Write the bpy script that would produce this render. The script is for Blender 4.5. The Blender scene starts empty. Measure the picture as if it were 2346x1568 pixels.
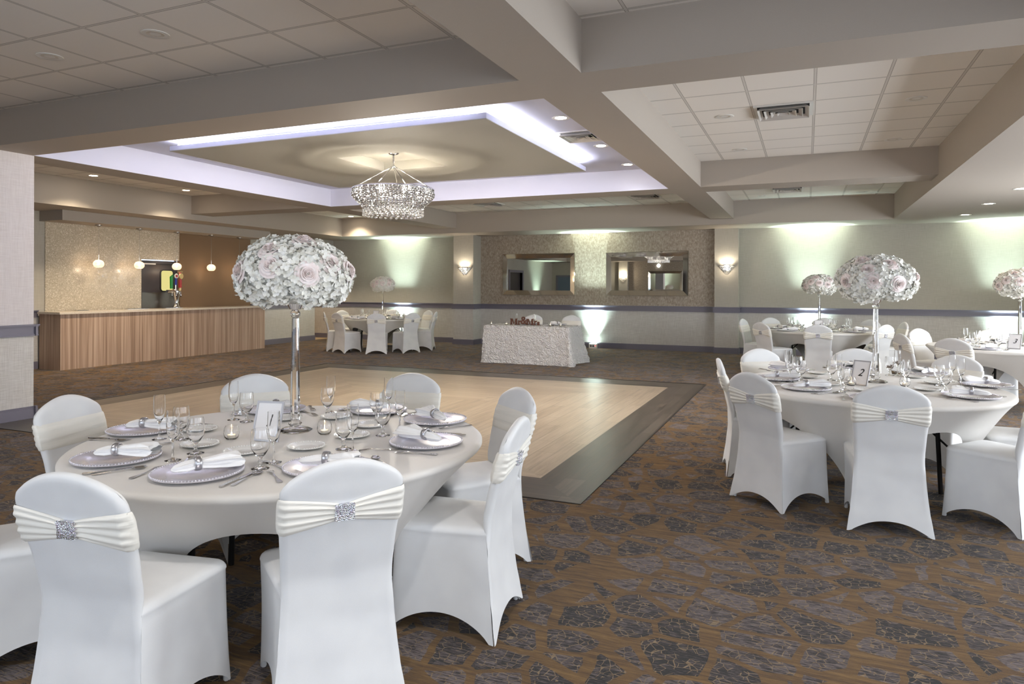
import bpy, bmesh, math, random
from mathutils import Vector, Matrix, noise
from math import pi, sin, cos, sqrt, atan2, radians, hypot
random.seed(7)
S = bpy.context.scene
COL = S.collection
# ------------------------------------------------------------------ camera constants
F, CX, YH, TH, H, ROLL = 1583.7, 1173.0, 659.5, math.atan(675.5/1583.7), 1.545, .0028

# ------------------------------------------------------------------ materials
def srgb(r, g, b):
    return tuple(((c/255)/12.92 if c/255 <= .04045 else (((c/255)+.055)/1.055)**2.4) for c in (r, g, b)) + (1,)

class N:
    def __init__(s, name):
        s.m = bpy.data.materials.new(name); s.m.use_nodes = True
        s.t = s.m.node_tree; s.t.nodes.clear()
        s.out = s.t.nodes.new('ShaderNodeOutputMaterial')
    def n(s, typ, **kw):
        nd = s.t.nodes.new(typ)
        for k, v in kw.items():
            if k.startswith('_'): nd.inputs[k[1:]].default_value = v
            else: setattr(nd, k, v)
        return nd
    def l(s, a, b): s.t.links.new(a, b)
    def sock(s, v, inp):
        if hasattr(v, 'is_linked') or hasattr(v, 'links'): s.l(v, inp)
        else: inp.default_value = v
    def math(s, op, a, b=None, c=None, clamp=False):
        nd = s.n('ShaderNodeMath', operation=op, use_clamp=clamp)
        for i, v in enumerate((a, b, c)):
            if v is not None: s.sock(v, nd.inputs[i])
        return nd.outputs[0]
    def mix(s, fac, a, b, typ='MIX'):
        nd = s.n('ShaderNodeMix', data_type='RGBA', blend_type=typ)
        s.sock(fac, nd.inputs[0]); s.sock(a, nd.inputs[6]); s.sock(b, nd.inputs[7])
        return nd.outputs[2]
    def ramp(s, v, stops, interp='LINEAR'):
        nd = s.n('ShaderNodeValToRGB'); cr = nd.color_ramp; cr.interpolation = interp
        while len(cr.elements) < len(stops): cr.elements.new(.5)
        for e, (p, c) in zip(cr.elements, stops):
            e.position = p; e.color = c if len(c) == 4 else (*c, 1)
        s.l(v, nd.inputs[0]); return nd.outputs[0]
    def coord(s, scale=(1, 1, 1), rot=(0, 0, 0), loc=(0, 0, 0), kind='Object'):
        tc = s.n('ShaderNodeTexCoord'); mp = s.n('ShaderNodeMapping')
        mp.inputs['Scale'].default_value = scale; mp.inputs['Rotation'].default_value = rot; mp.inputs['Location'].default_value = loc
        s.l(tc.outputs[kind], mp.inputs[0]); return mp.outputs[0]
    def noise(s, vec, scale, detail=2, rough=.5, out='Fac'):
        nd = s.n('ShaderNodeTexNoise'); nd.inputs['Scale'].default_value = scale
        nd.inputs['Detail'].default_value = detail; nd.inputs['Roughness'].default_value = rough
        s.l(vec, nd.inputs['Vector']); return nd.outputs[0] if out == 'Fac' else nd.outputs[1]
    def vor(s, vec, scale, feature='F1', out='Distance', rnd=1.0):
        nd = s.n('ShaderNodeTexVoronoi', feature=feature); nd.inputs['Scale'].default_value = scale
        nd.inputs['Randomness'].default_value = rnd
        s.l(vec, nd.inputs['Vector']); return nd.outputs[out]
    def bump(s, h, dist=.01, strength=1.0):
        nd = s.n('ShaderNodeBump'); nd.inputs['Distance'].default_value = dist; nd.inputs['Strength'].default_value = strength
        s.l(h, nd.inputs['Height']); return nd.outputs[0]
    def pbr(s, col, rough=.5, metal=0, bump=None, spec=.5, trans=0, ior=1.45, sheen=0, sub=0, coat=0):
        p = s.n('ShaderNodeBsdfPrincipled')
        s.sock(col, p.inputs['Base Color']); s.sock(rough, p.inputs['Roughness']); s.sock(metal, p.inputs['Metallic'])
        p.inputs['Specular IOR Level'].default_value = spec
        p.inputs['Transmission Weight'].default_value = trans; p.inputs['IOR'].default_value = ior
        p.inputs['Sheen Weight'].default_value = sheen; p.inputs['Coat Weight'].default_value = coat
        if bump is not None: s.l(bump, p.inputs['Normal'])
        s.l(p.outputs[0], s.out.inputs[0]); return s.m

def plain(name, col, rough=.5, metal=0, **kw): return N(name).pbr(col, rough, metal, **kw)
def emis(name, col, st):
    a = N(name); e = a.n('ShaderNodeEmission'); e.inputs[0].default_value = col; e.inputs[1].default_value = st
    a.l(e.outputs[0], a.out.inputs[0]); return a.m

M = {}
def paint(name, col, b=.0006):
    a = N(name); v = a.coord()
    return a.pbr(col, .75, bump=a.bump(a.noise(v, 220, 2), b), spec=.3)
M['beam'] = paint('beam_paint', srgb(170, 160, 149))
M['tray'] = paint('tray_paint', srgb(200, 200, 214))
M['panel'] = paint('panel_paint', srgb(168, 165, 156))
M['wall_up'] = None
def linen(name, c1, c2, sc=1.0, bump=.0012):
    a = N(name)
    h = a.noise(a.coord((6*sc, 6*sc, 230*sc)), 1.0, 3, .6); v = a.noise(a.coord((190*sc, 190*sc, 5*sc)), 1.0, 3, .6)
    m = a.math('MULTIPLY', a.math('ADD', h, v), .5)
    col = a.ramp(m, [(.38, c1), (.62, c2)])
    return a.pbr(col, .7, bump=a.bump(m, bump), spec=.25)
M['wall_up'] = linen('upper_wallpaper', srgb(168, 162, 150), srgb(182, 177, 166), 1, .0006)
M['wall_low'] = linen('lower_wallpaper', srgb(180, 175, 169), srgb(208, 205, 200), 1.1)
M['column'] = linen('column_wallpaper', srgb(196, 188, 186), srgb(212, 206, 204), 1, .0005)
a = N('damask_wallpaper'); v = a.coord()
n1 = a.noise(a.coord((16, 16, 11)), 1.6, 6, .75); n2 = a.noise(a.coord((90, 90, 12)), 1.0, 3, .6)
mm = a.math('ADD', a.math('MULTIPLY', n1, .65), a.math('MULTIPLY', n2, .35))
M['damask'] = a.pbr(a.ramp(mm, [(.38, srgb(132, 119, 106)), (.50, srgb(158, 146, 132)), (.64, srgb(188, 177, 164))]), .5,
                    a.math('MULTIPLY', mm, .2), bump=a.bump(mm, .002), spec=.4)
M['trim'] = plain('grey_trim_paint', srgb(112, 108, 120), .35, spec=.5)
# ceiling tile: grid 0.6096 m
def tile(name, c, lc):
    a = N(name)
    tc = a.n('ShaderNodeTexCoord'); sx = a.n('ShaderNodeSeparateXYZ'); a.l(tc.outputs['Object'], sx.inputs[0])
    def ln(o, w):
        f = a.math('FRACT', a.math('DIVIDE', o, .6096))
        d = a.math('ABSOLUTE', a.math('SUBTRACT', f, .5))
        return a.math('GREATER_THAN', d, .5-w)
    g = a.math('MAXIMUM', ln(sx.outputs[0], .017), ln(sx.outputs[1], .017))
    g2 = a.math('MAXIMUM', ln(sx.outputs[0], .022), ln(sx.outputs[1], .022))
    nz = a.noise(a.coord(), 260, 2)
    col = a.mix(g2, c, srgb(120, 112, 102)); col = a.mix(g, col, lc)  # darker edge paints the shade beside the grid bars
    hgt = a.math('ADD', a.math('MULTIPLY', nz, .15), a.math('MULTIPLY', g, -1))
    return a.pbr(col, .8, bump=a.bump(hgt, .004), spec=.2)
M['tile'] = tile('ceiling_tile', srgb(236, 230, 222), srgb(214, 208, 200))
# carpet
a = N('patterned_carpet')
base = a.coord()
wob = a.noise(base, 3.0, 2, .5, out='Color')
wv = a.n('ShaderNodeVectorMath', operation='MULTIPLY_ADD'); a.l(wob, wv.inputs[0]); wv.inputs[1].default_value = (.10, .10, 0); a.l(base, wv.inputs[2])
sc = a.n('ShaderNodeVectorMath', operation='MULTIPLY'); a.l(wv.outputs[0], sc.inputs[0]); sc.inputs[1].default_value = (1, 1.0, 1)
edge = a.vor(sc.outputs[0], 4.2, 'DISTANCE_TO_EDGE', 'Distance', .75)
cellc = a.vor(sc.outputs[0], 4.2, 'F1', 'Color', .75)
crk = a.vor(sc.outputs[0], 26, 'DISTANCE_TO_EDGE', 'Distance', .9)
crc = a.vor(sc.outputs[0], 26, 'F1', 'Color', .9)
st1 = a.noise(a.coord((12, 150, 1)), 1.0, 4, .75); st2 = a.noise(a.coord((3, 40, 1)), 1.0, 3, .6)
sep = a.n('ShaderNodeSeparateColor'); a.l(cellc, sep.inputs[0]); sep2 = a.n('ShaderNodeSeparateColor'); a.l(crc, sep2.inputs[0])
tone = a.math('ADD', a.math('MULTIPLY', a.math('SUBTRACT', sep.outputs[0], .5), .13), a.math('ADD', st1, a.math('MULTIPLY', a.math('SUBTRACT', sep2.outputs[0], .5), .07)))
inside = a.ramp(tone, [(.45, srgb(14, 9, 9)), (.49, srgb(40, 30, 28)), (.525, srgb(84, 72, 70)), (.60, srgb(116, 103, 101))])
lines = a.math('MULTIPLY', a.math('LESS_THAN', crk, .034), a.math('GREATER_THAN', a.noise(base, 14, 2), .44))
inside = a.mix(lines, inside, a.ramp(st1, [(.4, srgb(100, 74, 42)), (.6, srgb(152, 132, 102))]))
amt = a.math('ADD', a.math('MULTIPLY', st1, .5), a.math('MULTIPLY', st2, .5))
amber = a.ramp(amt, [(.36, srgb(62, 40, 16)), (.5, srgb(104, 74, 30)), (.64, srgb(132, 100, 48))])
f1 = a.vor(sc.outputs[0], 4.2, 'F1', 'Distance', .75)
band = a.math('MAXIMUM', a.math('LESS_THAN', edge, .072), a.math('GREATER_THAN', f1, .82))
colr = a.mix(band, inside, amber)
fz = a.noise(base, 700, 1)
M['carpet'] = a.pbr(colr, .95, bump=a.bump(fz, .003), spec=.05, sheen=.2)
# vinyl planks
def planks(name, cols, rotz, w=1.22, h=.18, mort=.004, rough=.32):
    a = N(name); v = a.coord((1, 1, 1), (0, 0, rotz))
    b = a.n('ShaderNodeTexBrick'); a.l(v, b.inputs['Vector']); b.offset = .37; b.inputs['Scale'].default_value = 1
    b.inputs['Brick Width'].default_value = w; b.inputs['Row Height'].default_value = h
    b.inputs['Mortar Size'].default_value = mort; b.inputs['Mortar Smooth'].default_value = .2
    b.inputs['Color1'].default_value = (0, 0, 0, 1); b.inputs['Color2'].default_value = (1, 1, 1, 1); b.inputs['Mortar'].default_value = (.5, .5, .5, 1)
    g = a.noise(a.coord((1.6, 26, 1) if rotz == 0 else (26, 1.6, 1)), 1.0, 5, .65)
    t = a.math('ADD', a.math('MULTIPLY', g, .75), a.math('MULTIPLY', b.outputs[0], .12))
    col = a.ramp(t, [(.28, cols[0]), (.44, cols[1]), (.64, cols[2])])
    col = a.mix(a.math('MULTIPLY', b.outputs['Fac'], .35), col, (.03, .025, .02, 1))
    return a.pbr(col, a.math('ADD', a.math('MULTIPLY', g, .25), rough-.1), bump=a.bump(g, .0008), spec=.5)
LC = [srgb(138, 121, 102), srgb(163, 147, 126), srgb(182, 167, 146)]
DC = [srgb(56, 49, 43), srgb(80, 71, 63), srgb(108, 97, 87)]
M['lx'] = planks('light_plank_across', LC, 0); M['ly'] = planks('light_plank_along', LC, pi/2)
M['dx'] = planks('dark_plank_across', DC, 0); M['dy'] = planks('dark_plank_along', DC, pi/2)
# bar laminate
a = N('striped_wood_laminate')
g1 = a.noise(a.coord((45, 45, .5)), 1.0, 3, .6); g2 = a.noise(a.coord((14, 14, .3)), 1.0, 2, .5)
t = a.math('ADD', a.math('MULTIPLY', g1, .6), a.math('MULTIPLY', g2, .4))
M['lam'] = a.pbr(a.ramp(t, [(.38, srgb(140, 114, 96)), (.5, srgb(170, 143, 123)), (.62, srgb(196, 171, 151))]), .45)
a = N('quartz_counter'); M['counter'] = a.pbr(a.ramp(a.noise(a.coord(), 120, 3), [(.4, srgb(200, 186, 168)), (.6, srgb(226, 214, 198))]), .2)
a = N('pearl_mosaic')
vc = a.vor(a.coord((1, 1, 1)), 55, 'F1', 'Color', .8); sp = a.n('ShaderNodeSeparateColor'); a.l(vc, sp.inputs[0])
ed = a.vor(a.coord((1, 1, 1)), 55, 'DISTANCE_TO_EDGE', 'Distance', .8)
c = a.ramp(sp.outputs[0], [(0, srgb(180, 168, 148)), (.7, srgb(196, 185, 165)), (1, srgb(226, 217, 202))])
c = a.mix(a.math('LESS_THAN', ed, .05), c, srgb(172, 160, 140))
M['mosaic'] = a.pbr(c, a.math('ADD', a.math('MULTIPLY', sp.outputs[1], .35), .12), bump=a.bump(sp.outputs[2], .004), spec=.6)
M['tan'] = paint('tan_paint', srgb(128, 104, 80))
M['darkpaint'] = plain('dark_door_paint', srgb(58, 52, 54), .4)
M['bluedoor'] = plain('slate_door_paint', srgb(96, 108, 124), .45)
a = N('diamond_plate'); v = a.coord((24, 24, 24), (.785, 0, 0)); vv = a.vor(v, 1.0, 'F1', 'Distance', .0)
M['plate'] = a.pbr(a.mix(a.math('LESS_THAN', vv, .3), srgb(104, 98, 92), srgb(196, 190, 184)), .3, .9, bump=a.bump(a.math('LESS_THAN', vv, .3), .004))
# spandex
a = N('white_spandex'); nn = a.noise(a.coord(), 900, 1); n3 = a.noise(a.coord(), 5, 2)
M['spandex'] = a.pbr(a.ramp(n3, [(.35, srgb(226, 226, 226)), (.65, srgb(234, 234, 233))]), .55, bump=a.bump(nn, .0003), spec=.35, sheen=.25)
a = N('ivory_sash'); nn = a.noise(a.coord((3, 3, 60)), 1, 2); M['sash'] = a.pbr(srgb(240, 236, 226), .5, bump=a.bump(nn, .003), spec=.35, sheen=.2)
a = N('ivory_cloth'); nn = a.noise(a.coord(), 900, 1); M['cloth'] = a.pbr(srgb(226, 222, 216), .6, bump=a.bump(nn, .0003), spec=.3, sheen=.2)
a = N('napkin_linen'); nn = a.noise(a.coord(), 500, 1); M['napkin'] = a.pbr(srgb(250, 249, 248), .8, bump=a.bump(nn, .0005), spec=.2, sheen=.2)
a = N('rhinestone'); nn = a.vor(a.coord(), 260, 'F1', 'Color'); M['rhine'] = a.pbr(a.mix(.88, nn, (.78, .78, .82, 1)), .12, .9, bump=a.bump(a.vor(a.coord(), 260), .003))
M['silver'] = plain('silver', srgb(205, 205, 210), .18, 1.0)
M['charger'] = plain('silver_charger', srgb(226, 223, 230), .24, .55)
M['ring'] = plain('brushed_silver', srgb(198, 198, 202), .32, .95)
M['steel'] = plain('cutlery_steel', srgb(200, 198, 196), .16, 1.0)
M['chrome'] = plain('chrome', srgb(220, 220, 222), .08, 1.0)
M['nickel'] = plain('brushed_nickel', srgb(160, 155, 148), .3, 1.0)
M['china'] = plain('white_china', srgb(236, 234, 230), .15, spec=.6)
M['black'] = plain('black_metal', srgb(24, 23, 24), .5)
M['glass'] = plain('clear_glass', (1, 1, 1, 1), .0, trans=1.0, ior=1.36)
M['crystal'] = plain('crystal', (1, 1, 1, 1), .0, trans=1.0, ior=1.48)
a = N('ribbed_glass'); w = a.n('ShaderNodeTexWave', wave_type='BANDS', bands_direction='Z'); w.inputs['Scale'].default_value = 22
a.l(a.coord(), w.inputs[0]); bb = a.bump(w.outputs[0], .004)
g_ = a.n('ShaderNodeBsdfGlass'); g_.inputs['Roughness'].default_value = .25; g_.inputs['IOR'].default_value = 1.2; a.l(bb, g_.inputs['Normal'])
t_ = a.n('ShaderNodeBsdfTranslucent'); t_.inputs[0].default_value = srgb(252, 236, 218)
mx = a.n('ShaderNodeMixShader'); a.l(a.math('MULTIPLY_ADD', w.outputs[0], .35, .35), mx.inputs[0]); a.l(g_.outputs[0], mx.inputs[1]); a.l(t_.outputs[0], mx.inputs[2])
a.l(mx.outputs[0], a.out.inputs[0]); M['ribglass'] = a.m
M['mirror'] = plain('mirror_glass', srgb(232, 234, 232), .01, 1.0)
M['bevelmirror'] = plain('bevelled_mirror', srgb(222, 220, 212), .05, 1.0)
M['wax'] = plain('wax', srgb(240, 232, 214), .5)
M['card'] = plain('white_card', srgb(240, 238, 238), .7)
M['ink'] = plain('black_ink', (.01, .01, .01, 1), .6)
M['flame'] = emis('flame', (1, .74, .46, 1), 60)
M['bulbw'] = emis('warm_bulb', (1, .80, .58, 1), 16)
M['bulbc'] = emis('chandelier_bulb', (1, .93, .82, 1), 26)
M['lens_on'] = emis('lit_lens', (1, .86, .66, 1), 22)
M['lens_white'] = emis('lit_white_lens', (1, .95, .9, 1), 22)
M['led'] = emis('led_strip', (.86, .88, 1, 1), 13)
M['uplens'] = emis('uplight_lens', (.75, 1, .92, 1), 30)
M['lens_off'] = plain('unlit_lens', srgb(206, 198, 186), .4)
M['white'] = plain('white_metal', srgb(225, 222, 216), .4)
M['grille'] = plain('grille_metal', srgb(214, 208, 202), .35, .3)
M['dark'] = plain('dark_void', srgb(30, 28, 28), .8)
def petal(name, c1, c2):
    a = N(name); nz = a.noise(a.coord((1, 1, 1)), 35, 2)
    return a.pbr(a.ramp(nz, [(.35, c1), (.65, c2)]), .7, spec=.2, sheen=.3)
M['hyd'] = petal('hydrangea_petal', srgb(238, 236, 224), srgb(250, 249, 244))
M['rose'] = petal('rose_petal', srgb(246, 230, 225), srgb(252, 243, 240))
M['leaf'] = plain('green_foam', srgb(120, 124, 84), .8)
M['wood'] = plain('brown_wood', srgb(92, 54, 38), .5)
a = N('rosette_fabric')
vd = a.vor(a.coord((1, 1, 1)), 12, 'F1', 'Distance', .9); wv = a.math('SINE', a.math('ADD', a.math('MULTIPLY', vd, 15), a.math('MULTIPLY', a.noise(a.coord(), 26, 2), 9))); nz = a.noise(a.coord(), 60, 3)
hh = a.math('ADD', a.math('MULTIPLY', wv, .5), a.math('MULTIPLY', nz, 1.0))
M['rosette'] = a.pbr(srgb(244, 240, 236), .7, bump=a.bump(hh, .022), spec=.2, sheen=.3)
M['concrete'] = plain('grey_base', srgb(150, 150, 150), .6)
M['hallfloor'] = plain('hall_wood_floor', srgb(190, 166, 128), .4)
M['green'] = plain('green_lacquer', srgb(20, 130, 40), .3); M['blue'] = plain('blue_lacquer', srgb(20, 40, 150), .3)
M['red'] = plain('red_lacquer', srgb(170, 30, 26), .3); M['gold'] = plain('cream_gold', srgb(214, 190, 130), .35)
M['yellowpane'] = emis('lit_pane', srgb(196, 186, 120), .55)
M['redled'] = emis('red_indicator', (1, .05, .05, 1), 3)

# ------------------------------------------------------------------ mesh builder
class MB:
    def __init__(s): s.v = []; s.f = []; s.m = []
    def add(s, vs, fs, m=0, mat=None):
        o = len(s.v)
        for p in vs: s.v.append(tuple(mat @ Vector(p)) if mat is not None else tuple(p))
        for q in fs: s.f.append(tuple(i+o for i in q)); s.m.append(m)
        return s
    def box(s, x0, x1, y0, y1, z0, z1, m=0, mat=None):
        vs = [(x, y, z) for x in (x0, x1) for y in (y0, y1) for z in (z0, z1)]
        return s.add(vs, [(0, 1, 3, 2), (4, 6, 7, 5), (0, 4, 5, 1), (2, 3, 7, 6), (0, 2, 6, 4), (1, 5, 7, 3)], m, mat)
    def lathe(s, prof, n=24, c=(0, 0, 0), m=0, mat=None, sx=1, sy=1):
        vs = []; fs = []
        for r, z in prof:
            for i in range(n):
                t = 2*pi*i/n; vs.append((c[0]+r*cos(t)*sx, c[1]+r*sin(t)*sy, c[2]+z))
        for k in range(len(prof)-1):
            for i in range(n):
                j = (i+1) % n; fs.append((k*n+i, k*n+j, (k+1)*n+j, (k+1)*n+i))
        if prof[0][0] > 1e-5: fs.append(tuple(range(n))[::-1])
        if prof[-1][0] > 1e-5: fs.append(tuple((len(prof)-1)*n+i for i in range(n)))
        return s.add(vs, fs, m, mat)
    def tube(s, pts, r, n=8, m=0, mat=None):
        pts = [Vector(p) for p in pts]; vs = []; fs = []
        rr = r if isinstance(r, (list, tuple)) else [r]*len(pts)
        for i, p in enumerate(pts):
            d = (pts[min(i+1, len(pts)-1)]-pts[max(i-1, 0)]).normalized()
            a = d.cross(Vector((0, 0, 1))) if abs(d.z) < .95 else d.cross(Vector((1, 0, 0)))
            a.normalize(); b = d.cross(a)
            for k in range(n):
                t = 2*pi*k/n; vs.append(p+(a*cos(t)+b*sin(t))*rr[i])
        for i in range(len(pts)-1):
            for k in range(n):
                j = (k+1) % n; fs.append((i*n+k, i*n+j, (i+1)*n+j, (i+1)*n+k))
        fs.append(tuple(range(n))[::-1]); fs.append(tuple((len(pts)-1)*n+k for k in range(n)))
        return s.add(vs, fs, m, mat)
    def ball(s, c, r, n=8, k=6, m=0, sz=1, mat=None):
        return s.lathe([(max(r*sin(pi*i/k), 1e-6 if i in (0, k) else 0), -r*sz*cos(pi*i/k)) for i in range(k+1)], n, c, m, mat)
    def grid(s, fn, nu, nv, closed=False, m=0, mat=None):
        vs = [fn(i/(nu if closed else nu-1), j/(nv-1)) for j in range(nv) for i in range(nu)]; fs = []
        for j in range(nv-1):
            for i in range(nu if closed else nu-1):
                k = (i+1) % nu; fs.append((j*nu+i, j*nu+k, (j+1)*nu+k, (j+1)*nu+i))
        return s.add(vs, fs, m, mat)
    def build(s, name, mats, parent=None, smooth=None, loc=None, weld=True, recalc=True):
        me = bpy.data.meshes.new(name); me.from_pydata(s.v, [], s.f)
        if not isinstance(mats, (list, tuple)): mats = [mats]
        for x in mats: me.materials.append(M[x] if isinstance(x, str) else x)
        for p, i in zip(me.polygons, s.m): p.material_index = i
        if weld or recalc:
            b = bmesh.new(); b.from_mesh(me)
            if weld: bmesh.ops.remove_doubles(b, verts=b.verts, dist=1e-5)
            if recalc: bmesh.ops.recalc_face_normals(b, faces=b.faces)
            b.to_mesh(me); b.free()
        if smooth is not None:
            for p in me.polygons: p.use_smooth = True
            me.set_sharp_from_angle(angle=radians(smooth))
        o = bpy.data.objects.new(name, me); COL.objects.link(o)
        if parent is not None: o.parent = parent
        if loc is not None: o.location = loc
        return o

def struct(o): o['kind'] = 'structure'; return o
def tag(o, label, cat, group=None, kind=None):
    o['label'] = label; o['category'] = cat
    if group: o['group'] = group
    if kind: o['kind'] = kind
    return o
def thing(name, loc=(0, 0, 0), rz=0):
    o = bpy.data.objects.new(name, None); COL.objects.link(o); o.location = loc; o.rotation_euler = (0, 0, rz)
    o.empty_display_size = .1; return o
USED = set()
def dup(root, loc, rot=(0, 0, 0), scale=None):
    """first use moves the prototype itself, later uses copy it with its parts"""
    if root.name not in USED:
        USED.add(root.name); r = root
    else:
        r = root.copy(); COL.objects.link(r)
        for ch in [c for c in root.children]:
            c = ch.copy(); COL.objects.link(c); c.parent = r
            for g in ch.children:
                d = g.copy(); COL.objects.link(d); d.parent = c
    r.location = loc; r.rotation_euler = rot
    if scale: r.scale = scale
    for k in ('label', 'category', 'group', 'kind'):
        if k in r: del r[k]
    return r
def light(name, typ, loc, energy, col=(1, 1, 1), rot=(0, 0, 0), **kw):
    d = bpy.data.lights.new(name, typ); d.energy = energy; d.color = col
    for k, v in kw.items(): setattr(d, k, v)
    o = bpy.data.objects.new(name, d); COL.objects.link(o); o.location = loc; o.rotation_euler = rot; return o

# ------------------------------------------------------------------ room
YB, YR, XL, XR = 17.2, -2.5, -13.25, 5.0
ZT, ZB, ZS = 3.465, 3.08, 2.96
DX0, DX1, DY0, DY1 = -8.90, -1.50, 4.74, 11.40
IX0, IX1, IY0, IY1 = -8.43, -1.98, 5.25, 10.84
# floor: carpet all round, vinyl in the middle
mb = MB()
for q in ((-15.6, XR, YR-.2, DY0), (-15.6, XR, DY1, YB+.1), (-15.6, DX0, DY0, DY1), (DX1, XR, DY0, DY1)):
    mb.box(q[0], q[1], q[2], q[3], -.1, 0, 0)
mb.box(DX0, DX1, DY0, DY1, -.1, -.004, 3)
def poly(mb, pts, z, m):
    mb.add([(x, y, z) for x, y in pts], [tuple(range(len(pts)))], m)
o4 = [(DX0, DY0), (DX1, DY0), (DX1, DY1), (DX0, DY1)]; i4 = [(IX0, IY0), (IX1, IY0), (IX1, IY1), (IX0, IY1)]
for k in range(4):
    j = (k+1) % 4
    poly(mb, [o4[k], o4[j], i4[j], i4[k]], .001, 1 if k % 2 == 0 else 2)
cxm, hw = (IX0+IX1)/2, (IY1-IY0)/2
cA, cB = (IX0+hw, (IY0+IY1)/2), (IX1-hw, (IY0+IY1)/2)
poly(mb, [i4[0], i4[1], cB, cA], .001, 3); poly(mb, [i4[1], i4[2], cB], .001, 4)
poly(mb, [i4[2], i4[3], cA, cB], .001, 3); poly(mb, [i4[3], i4[0], cA], .001, 4)
fl = mb.build('floor', ['carpet', 'dx', 'dy', 'lx', 'ly'], recalc=False); struct(fl)
# black transition strips round the vinyl
mb = MB()
w = .022
mb.box(DX0-w, DX1+w, DY0-w, DY0, 0, .006).box(DX0-w, DX1+w, DY1, DY1+w, 0, .006).box(DX0-w, DX0, DY0, DY1, 0, .006).box(DX1, DX1+w, DY0, DY1, 0, .006)
struct(mb.build('trim_1', plain('transition_strip', srgb(60, 54, 50), .3, .3)))

# ceilings
def ceil_plane(x0, x1, y0, y1, z, m, ox=0, oy=0, name='ceiling'):
    o = MB().box(x0-ox, x1-ox, y0-oy, y1-oy, z, z+.05).build(name, m); o.location = (ox, oy, 0); return struct(o)
ceil_plane(-1.485, 1.62, 5.25, 10.76, ZT, 'tile', .066, 7.70)
ceil_plane(-1.485, 1.62, 11.34, 15.9, ZT, 'tile', .066, 14.90)
ceil_plane(-1.485, 1.62, -1.2, 4.73, ZT, 'tile', .066, 4.07)
ceil_plane(-8.35, -1.965, -1.2, 4.73, ZT, 'tile', -7.38, 4.07)
ceil_plane(-11.95, -8.87, -1.2, 4.73, ZT, 'tile', -7.38, 4.07)
ceil_plane(-11.95, -8.87, 5.25, 10.76, ZT, 'tile', -11.05, 7.89)
ceil_plane(-11.95, -8.87, 11.34, 15.9, ZT, 'tile', -11.05, 15.2)
ceil_plane(-8.35, -1.965, 11.34, 15.9, ZT, 'tile', -2.24, 14.90)
ceil_plane(-8.35, -1.965, 5.25, 10.76, 3.41, 'tray')
struct(MB().box(-15.6, XR+.3, YR-.3, YB+.3, 3.55, 3.65).build('ceiling', 'beam'))
# beams
def beam(x0, x1, y0, y1, z=ZB, name='trim_2', faces=None):
    return struct(MB().box(x0, x1, y0, y1, z, 3.55).build(name, 'beam'))
tn = 2
for x0, x1, y0, y1 in [(-1.965, -1.485, -1.2, 15.9), (-8.87, -8.35, -1.2, 15.9),
                       (-8.35, -1.965, 4.73, 5.25), (-8.35, -1.965, 10.76, 11.34),
                       (-1.485, 1.62, 4.73, 5.25), (-1.485, 1.62, 10.76, 11.34),
                       (-11.95, -8.87, 4.73, 5.25), (-11.95, -8.87, 10.76, 11.34)]:
    beam(x0, x1, y0, y1, name='trim_%d' % tn); tn += 1
# white lining of the tray sides
t = .006
struct(MB().box(-8.35, -8.35+t, 5.25, 10.76, ZB, 3.41).box(-8.35, -1.965, 10.76-t, 10.76, ZB, 3.41)
       .box(-1.965-t, -1.965, 5.25, 10.76, ZB, 3.41).box(-8.35, -1.965, 5.25, 5.25+t, ZB, 3.41).build('trim_%d' % tn, 'tray')); tn += 1
# perimeter soffits, lower than the beams
for q in [(XL, -11.95, YR, YB), (-11.95, XR, 15.9, YB), (1.62, XR, YR, 15.9), (-11.95, 1.62, YR, -1.2)]:
    struct(MB().box(*q, ZS, 3.55).build('trim_%d' % tn, 'beam')); tn += 1
# bar bulkhead
struct(MB().box(XL, -12.6, 8.45, 13.8, 2.77, ZS).build('trim_%d' % tn, 'beam')); tn += 1

# walls ---------------------------------------------------------------
def wallseg(mb, axis, c, a0, a1, d, z0=0, z1=3.55, th=.15, up=1, low=0, split=1.04):
    """axis 'x': wall face in plane X=c, from y=a0..a1, thickness away in direction d"""
    lo, hi = min(c, c+d*th), max(c, c+d*th)
    for za, zb, m in ((z0, min(split, z1), low), (max(split, z0), z1, up)):
        if zb <= za: continue
        if axis == 'x': mb.box(lo, hi, a0, a1, za, zb, m)
        else: mb.box(a0, a1, lo, hi, za, zb, m)
def rail(mb, axis, c, a0, a1, d):
    """chair rail in front of a wall face; d = direction into the room"""
    for z0, z1, p in ((.965, .985, .030), (.985, 1.07, .020), (1.07, 1.085, .034), (1.085, 1.10, .050)):
        lo, hi = min(c, c+d*p), max(c, c+d*p)
        if axis == 'x': mb.box(lo, hi, a0, a1, z0, z1)
        else: mb.box(a0, a1, lo, hi, z0, z1)
def base(mb, axis, c, a0, a1, d):
    for z0, z1, p in ((0, .11, .022), (.11, .125, .018), (.125, .14, .010)):
        lo, hi = min(c, c+d*p), max(c, c+d*p)
        if axis == 'x': mb.box(lo, hi, a0, a1, z0, z1)
        else: mb.box(a0, a1, lo, hi, z0, z1)
WM = ['wall_low', 'wall_up', 'damask', 'mosaic', 'tan', 'column', 'darkpaint']
PLX0, PLX1, PLY = -8.87, -8.27, 16.72
PRX0, PRX1, PRY = -2.02, -1.48, 17.0
mb = MB()
wallseg(mb, 'y', YB, -16.2, PLX0, 1); wallseg(mb, 'y', YB, PLX0, PRX0, 1, up=2); wallseg(mb, 'y', YB, PRX0, XR, 1)
struct(mb.build('wall_back', WM))
mb = MB()
mb.box(PLX0, PLX1, PLY, YB, 0, 1.04, 0).box(PLX0, PLX1, PLY, YB, 1.04, ZS, 1)
struct(mb.build('wall_back_left_pilaster', WM))
mb = MB()
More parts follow.
